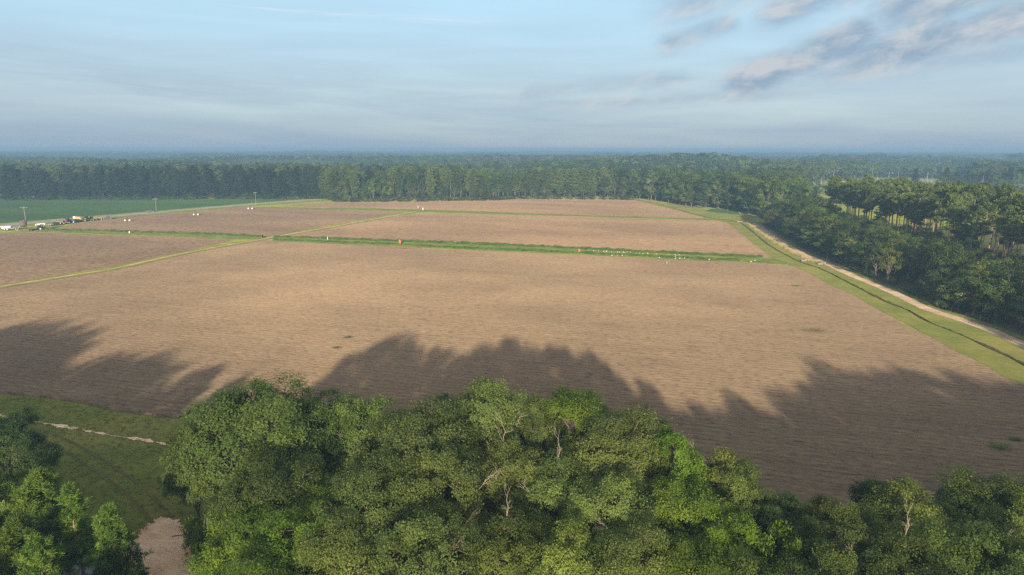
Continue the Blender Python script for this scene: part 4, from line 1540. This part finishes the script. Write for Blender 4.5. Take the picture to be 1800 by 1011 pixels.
def hopper(px, py, label):
    r_ = empty('grain_hopper')
    Bld().cyl((0, 0, 2.2), (0, 0, 3.2), .3, 1.5, 12).cyl((0, 0, 3.2), (0, 0, 5.4), 1.5, 1.5, 12).out('bin', C['rust'], r_)
    for a in range(4):
        an = a * math.pi / 2 + .8
        Bld().cyl((math.cos(an) * 1.6, math.sin(an) * 1.6, 0), (math.cos(an) * 1.4, math.sin(an) * 1.4, 3.4), .09, k=8).out('leg', C['rust'], r_)
    Bld().cyl((-3.2, .6, .6), (.3, 0, 5.6), .2, k=10).out('auger', C['steel'], r_)
    return place(r_, px, py, .4, label, 'hopper')


hopper(43, 408, 'tall rusty hopper on legs with a slanting auger, at the end of the ditch')
trailer(12, 405, .3, 'white', 'white box trailer at the far left beside the highway')
trailer(30, 404, .6, 'steel', 'grey low trailer between the white trailer and the rusty hopper', s=.8)
harrow(55, 406, .2, 'rust', 'rusty harrow at the foot of the tall hopper')
trailer(67, 399, .35, 'white', 'small white tank trailer, leftmost of the tank trailers', True, .62, 'tank_trailer')
trailer(71.5, 398.3, .45, 'white', 'small white tank trailer in the middle of the tank trailers', True, .62, 'tank_trailer')
trailer(76.5, 397.8, .35, 'white', 'small white tank trailer, rightmost of the tank trailers', True, .62, 'tank_trailer')
tractor(73, 405, 1.0, 'dark', 'dark tractor with white hubs in front of the white tank trailers', .9)
harrow(82, 404, .5, 'dark', 'folded dark harrow right of the dark tractor with white hubs', .7)
harrow(87, 397.5, .4, 'steel', 'grey harrow right of the white tank trailers', .8)
car(97, 396, 2.7, 'dark', 'dark pickup at the left end of the long row of machinery', 'pickup', True)
trailer(104, 394.8, .5, 'steel', 'grey grain trailer behind the dark pickup')
trailer(111, 394, .3, 'red', 'brick red grain trailer in the row of machinery', s=1.05)
tractor(117, 393, 2.9, 'dark', 'dark tractor right of the brick red trailer')
tractor(124, 392.4, .4, 'blue', 'blue tractor in the row of machinery')
trailer(130, 391.3, .8, 'blue', 'dark blue trailer right of the blue tractor', s=.9)
combine(138, 390, 3.0, 'pale yellow combine harvester with white cab in the row of machinery').scale = (.8, .8, .8)
harrow(139, 387.5, .5, 'orange', 'faded orange harrow behind the combine harvester', .9)
tractor(145, 389.6, .3, 'green', 'green tractor right of the combine harvester', hub='yellow')
tractor(150.5, 389, 2.6, 'dark', 'dark tractor right of the green tractor')
tractor(156, 388.5, .8, 'dark', 'dark tractor in front of the steel harrow', .9, 'steel')
harrow(160, 388, .5, 'steel', 'steel harrow between the dark tractor and the small green one')
tractor(164, 387.6, .2, 'green', 'small green tractor near the right end of the row', .85, 'yellow')
harrow(168.5, 387, .3, 'yellow', 'yellow planter frame near the right end of the row', .9, 'planter', 'planter')
harrow(174, 386.2, .7, 'yellow', 'yellow planter frame at the right end of the row', .8, 'planter', 'planter')
car(189, 385.6, .35, 'dark', 'dark pickup standing alone right of the row of machinery', 'pickup', True)
hx = car(265, 373.2, math.pi + .32, 'dark', 'dark car driving on the highway beside the middle utility pole')


def cart(px, py, label):
    r_ = empty('irrigation_cart')
    Bld().box((0, 0, 1.1), (2.4, .4, .5), bev=.05).cyl((0, 0, 1.2), (0, 0, 2.6), .08).cyl((-.9, 0, 1.2), (0, 0, 2.4), .06).cyl((.9, 0, 1.2), (0, 0, 2.4), .06).out('frame', C['dark'], r_)
    for x in (-1.25, 1.25):
        Bld().cyl((x, -.2, .42), (x, .2, .42), .42, k=18).out('wheel', C['white'], r_)
    return place(r_, px, py, .05, label, 'irrigation cart', 'irrigation carts in the far left field')


cart(224, 389, 'nearest of the carts with two white wheels, at the field edge right of the machinery')
cart(344.5, 378.5, 'middle cart with two white wheels, in the far left brown field')
cart(440, 367.8, 'farthest cart with two white wheels, below the last utility pole')


def marker(px, py, h, col_, label, r_=.2):
    ro = empty('marker_post')
    Bld().cyl((0, 0, -.2), (0, 0, h), r_ * .6, k=10).out('post', C['steel'], ro)
    Bld().cyl((0, 0, h * .35), (0, 0, h), r_, r_ * .9, 12).cyl((0, 0, h), (0, 0, h + r_), r_ * .9, r_ * .3, 12).out('cap', C[col_], ro)
    return place(ro, px, py, 0, label, 'marker post')


marker(703, 431, 1.9, 'orange', 'bright orange marker post in the grass ditch left of centre', .38)
marker(1018, 445.5, 1.2, 'orange', 'small orange marker post in the grass ditch near the egrets', .45)
marker(576, 424, 1.7, 'white', 'thin white marker post in the grass ditch right of the farm track', .12)
marker(743.5, 371.5, 1.9, 'white', 'white marker post where the farm track ends', .3)
marker(735, 367.5, 1.6, 'white', 'thin white marker post left of the track end', .16)
marker(243 / 8.18 + 198, 411.5, 1.0, 'white', 'low white marker post in the left part of the grass ditch', .3)

# concrete culvert end in the right ditch
for (px, py, lab) in [(1447, 466, 'weathered concrete culvert head in the ditch at the end of the long grass strip'), (1302, 391.5, 'weathered concrete culvert head at the far bend of the ditch'), (1418, 460, 'low concrete culvert lip beside the dry grass bank')]:
    ro = empty('culvert_head')
    Bld().box((0, 0, .45), (2.8, .3, .7), bev=.04).box((-1.4, .5, .35), (.3, 1.2, .5), .4).box((1.4, .5, .35), (.3, 1.2, .5), -.4).out('head_wall', simple('concrete', (0.3, 0.26, 0.21), .9), ro)
    Bld().cyl((0, -.2, .35), (0, .6, .35), .3, k=14).out('pipe', C['dark'], ro)
    place(ro, px, py, .6, lab, 'culvert')


# egrets: small white birds standing in and beside the grass strip
def egret_proto():
    r_ = empty('egret')
    me_ = bpy.data.meshes.new('egret_skin')
    V = [(0, 0, .42), (-.24, 0, .40), (-.4, 0, .34), (.16, 0, .5), (.24, 0, .66), (.2, 0, .82), (.28, 0, .9)]
    E = [(0, 1), (1, 2), (0, 3), (3, 4), (4, 5), (5, 6)]
    me_.from_pydata(V, E, [])
    t = bpy.data.objects.new('t', me_)
    COL.objects.link(t)
    t.modifiers.new('skin', 'SKIN')
    for v, rr in zip(me_.skin_vertices[0].data, [.17, .14, .05, .08, .045, .04, .06]):
        v.radius = (rr, rr)
    me_.skin_vertices[0].data[0].use_root = True
    s = t.modifiers.new('s', 'SUBSURF')
    s.levels = 1
    dg = bpy.context.evaluated_depsgraph_get()
    bod = bpy.data.meshes.new_from_object(t.evaluated_get(dg))
    bpy.data.objects.remove(t)
    bod.name = 'egret_body'
    bod.materials.clear()
    obj('body', bod, C['feather'], r_)
    Bld().cyl((.32, 0, .9), (.47, 0, .87), .022, .004, 6).out('beak', C['beak'], r_)
    for y in (-.05, .05):
        Bld().cyl((0, y, 0), (0, y, .34), .014, k=5).out('leg', C['dark'], r_)
    return r_


eg = egret_proto()
egp = [(35, 94), (40, 92), (75, 93), (100, 97), (92, 96), (115, 101), (125, 105), (130, 106), (139, 100), (155, 104), (160, 108), (167, 118), (175, 122), (195, 128), (182, 117), (100, 132), (107, 133), (116, 129)]
spots = []
for (zx, zy) in [(150, 137), (236, 152), (318, 146), (460, 162), (545, 168), (556, 230), (650, 172), (648, 228), (684, 178), (756, 175), (782, 178), (822, 165), (880, 177), (900, 210), (984, 204),
                 (1098, 205), (1185, 198), (1250, 232), (1305, 228), (1338, 205), (1390, 268), (1436, 238), (1520, 352), (1664, 235), (1672, 256), (1668, 290), (1746, 287), (1560, 215), (735, 232), (410, 158)]:
    spots.append((1020 + zx / 10, 428 + zy / 10 + .9))
for (zx, zy) in [(1005, 156), (1042, 154), (1054, 148), (1228, 166), (1543, 183), (1572, 171), (975, 132), (1000, 128), (820, 133), (700, 118)]:
    spots.append((960 + zx / 4.286, 420 + zy / 4.286 + .8))
rnd = random.Random(3)
for i, (px, py) in enumerate(spots):
    o = eg if i == 0 else copy_tree(eg)
    x, y = G(px, py)
    o.location = (x, y, .3 if i != 22 else .04)
    o.rotation_euler = (0, 0, rnd.uniform(0, 6.28))
    s = rnd.uniform(.6, .85)
    o.scale = (s, s, s)
    tag(o, 'small white egret standing in the right half of the long grass strip', 'egret', 'egrets along the long grass strip')
# the lone bird on bare soil
lone = [o for o in COL.objects if o.name.startswith('egret') and abs(o.location.z - .04) < 1e-4][0]
lone['label'] = 'lone white egret on the bare soil in front of the grass strip'
del lone['group']
for (zx, zy) in [(1077, 303), (1100, 300), (1085, 310), (1112, 309), (1140, 297), (1170, 296), (1380, 326), (1235, 306), (295, 318)]:
    o = copy_tree(eg)
    x, y = G(600 + zx / 3, 250 + zy / 3 + 1)
    o.location = (x, y, .04)
    o.rotation_euler = (0, 0, rnd.uniform(0, 6.28))
    o.scale = (.8,) * 3
    tag(o, 'tiny white egret on the farthest brown field in front of the far wood', 'egret', 'egrets on the farthest brown field')


# weeds on the brown field
def weed(name, px, py, Rr, H, m_, label, n=900, cat='weed'):
    rg = np.random.default_rng(int(px))
    cen = rg.normal(size=(n, 3)) * np.array([Rr * .5, Rr * .3, 0])
    cen[:, 2] = np.abs(rg.normal(size=n)) * H * .35
    v, f, vv, cc = leaves(rg, cen, np.tile([0, 0, 1.], (n, 1)), .16, .35, clump=rg.uniform(0, 1, n))
    o = obj(name, mesh_np(name, v, f, attrs={'v': vv, 'c': cc}), m_)
    x, y = G(px, py)
    o.location = (x, y, .04)
    tag(o, label, cat)
    return o


weed('weed_patch', 1758, 788, 1.6, .7, LM['bright'], 'larger dark green weed clump on the shaded bare soil at the right')
weed('weed_patch', 1786, 774, 1.0, .6, LM['bright'], 'smaller green weed clump right of the larger one', 500)
weed('weed_patch', 1432, 582, 3.4, .5, LM['olive'], 'pale dry brush heap on the bare soil near the right verge', 700)
weed('weed_patch', 1400, 503, 2.6, .5, LM['olive'], 'small pale brush heap close to the corner of the near field', 400)
weed('weed_patch', 1118, 382.5, 4.0, 1.3, LM['dark'], 'low dark bush in the second grass strip', 700, 'bush')
weed('weed_patch', 612, 594, 1.3, .4, LM['dark'], 'tiny dark weed tuft alone on the near brown field', 260)
weed('weed_patch', 592, 612, 1.1, .3, LM['dark'], 'second tiny dark weed tuft in front of the first', 200)
# dark patches of turned soil
for (px, py, a, b, q) in [(690, 436, 7, 1.6, 61), (718, 437, 5, 1.6, 62), (833, 451, 3.5, .8, 63), (540, 462.5, 3, .8, 64)]:
    gx, gy = G(px, py)
    rr = random.Random(q)
    poly_sheet('turned_soil', [(gx + math.cos(t_) * a * rr.uniform(.6, 1.2), gy + math.sin(t_) * b * rr.uniform(.6, 1.2)) for t_ in [i * math.tau / 16 for i in range(16)]], .045,
               groundmat('turned_soil', ((0.12, 0.075, 0.05), (0.17, 0.11, 0.075), (0.2, 0.13, 0.09), (0.12, 0.08, 0.05)), .5, fine=2), seg=1, amp=.1, seed=q)

# tufts of grass in the clearing, thick along the rim of the sand and the thin path
rg = np.random.default_rng(91)
sand_pl = P((198, 1040), (214, 985), (230, 950), (256, 924), (283, 908), (314, 912), (330, 940), (341, 975), (356, 1040))
zone = P((-160, 700), (0, 694), (200, 722), (320, 736), (350, 800), (345, 900), (365, 1040), (120, 1040), (60, 900), (-160, 900))
cents, cl = [], []
xs = [p[0] for p in zone]
ys = [p[1] for p in zone]
while len(cents) < 3000:
    x_, y_ = rg.uniform(min(xs), max(xs)), rg.uniform(min(ys), max(ys))
    if not in_poly(x_, y_, zone):
        continue
    nz = mnoise.noise(Vector((x_ * .35, y_ * .35, 7))) + .5 * mnoise.noise(Vector((x_ * 1.4, y_ * 1.4, 2)))
    inside_sand = in_poly(x_, y_, sand_pl)
    edge_d = min((Vector((x_, y_)) - Vector(a).lerp(Vector(b), max(0, min(1, (Vector((x_, y_)) - Vector(a)).dot(Vector(b) - Vector(a)) / ((Vector(b) - Vector(a)).length_squared + 1e-9))))).length
                 for a, b in zip(sand_pl[:-1], sand_pl[1:]))
    want = (rg.uniform() < .10 + .25 * max(0, nz)) if not inside_sand else (edge_d < .25 + .5 * max(0, nz) or nz > .75) and rg.uniform() < .6
    if want:
        cents.append((x_, y_))
        cl.append(min(1, max(0, .5 + nz * .6)))
cents = np.repeat(np.array(cents), 7, 0) + rg.normal(size=(len(cents) * 7, 2)) * .13
cl = np.repeat(np.array(cl), 7)
c3 = np.column_stack([cents, np.full(len(cents), .03)])
dv = rg.normal(size=(len(c3), 3)) * .45 + np.array([0, 0, 1.0])
v, f, vv, cc = needles(rg, c3, dv, .22, .05, cl)
tag(obj('grass_tufts', mesh_np('grass_tufts', v, f, attrs={'v': vv, 'c': cc}),
        leafmat('tuft_grass', (0.09, 0.1, 0.028), (0.115, 0.124, 0.035), (0.15, 0.145, 0.05), .25, .05)),
    'rough tufts of grass in the clearing and round the sand patch', 'grass', None, 'stuff')

# wire fence at the foot of the right forest
fp = []
rs3 = resample(road, 4.2)
fr = empty('wire_fence', (0, 0, 0))
tag(fr, 'thin wire fence with wooden posts between the dirt road and the right forest', 'fence')
wires = Tubes()
prevp = None
cnt = 0
for i, p in enumerate(rs3):
    if p.y > 400 or p.y < 118:
        continue
    d = (rs3[min(i + 1, len(rs3) - 1)] - rs3[max(0, i - 1)]).normalized()
    n = Vector((d.y, -d.x))
    if n.x < 0:
        n = -n
    q = p + n * 3.2
    if cnt < 95:
        Bld().cyl((q.x, q.y, -.2), (q.x, q.y, 1.3), .05, .05, 6).out('post', BARK, fr)
        cnt += 1
    if prevp is not None:
        for z in (.45, .85, 1.25):
            wires.add([(prevp.x, prevp.y, z), (q.x, q.y, z)], [.012, .012], 3)
    prevp = q
obj('wire', wires.mesh('fence_wire'), C['steel'], fr)

# fallen stick on the sand
sx_, sy_ = G(315, 945)
st_ = Tubes()
st_.add([(0, 0, .08), (.7, .18, .1), (1.5, .3, .08), (2.1, .5, .1)], [.05, .045, .035, .015], 6)
o = obj('fallen_branch', st_.mesh('fallen_branch'), BARK)
o.location = (sx_ - .8, sy_, .06)
tag(o, 'thin dark fallen branch lying on the sand patch', 'branch')

# ---------------------------------------------------------------- haze
hm, ht, hout = mat('haze')
pv = ht.new('ShaderNodeVolumePrincipled')
pv.inputs['Color'].default_value = (0.21, 0.395, 0.67, 1)
pv.inputs['Density'].default_value = 0.00048
pv.inputs['Anisotropy'].default_value = 0.0
ht.l.new(pv.outputs[0], hout.inputs['Volume'])
hb = Bld().box((0, 0, 0), (1, 1, 1)).out('haze', hm)
hb.scale = (15800, 15800, 46)
hb.location = (0, 0, 22)
tag(hb, 'thin blue morning haze over the whole plain', 'haze', None, 'stuff')
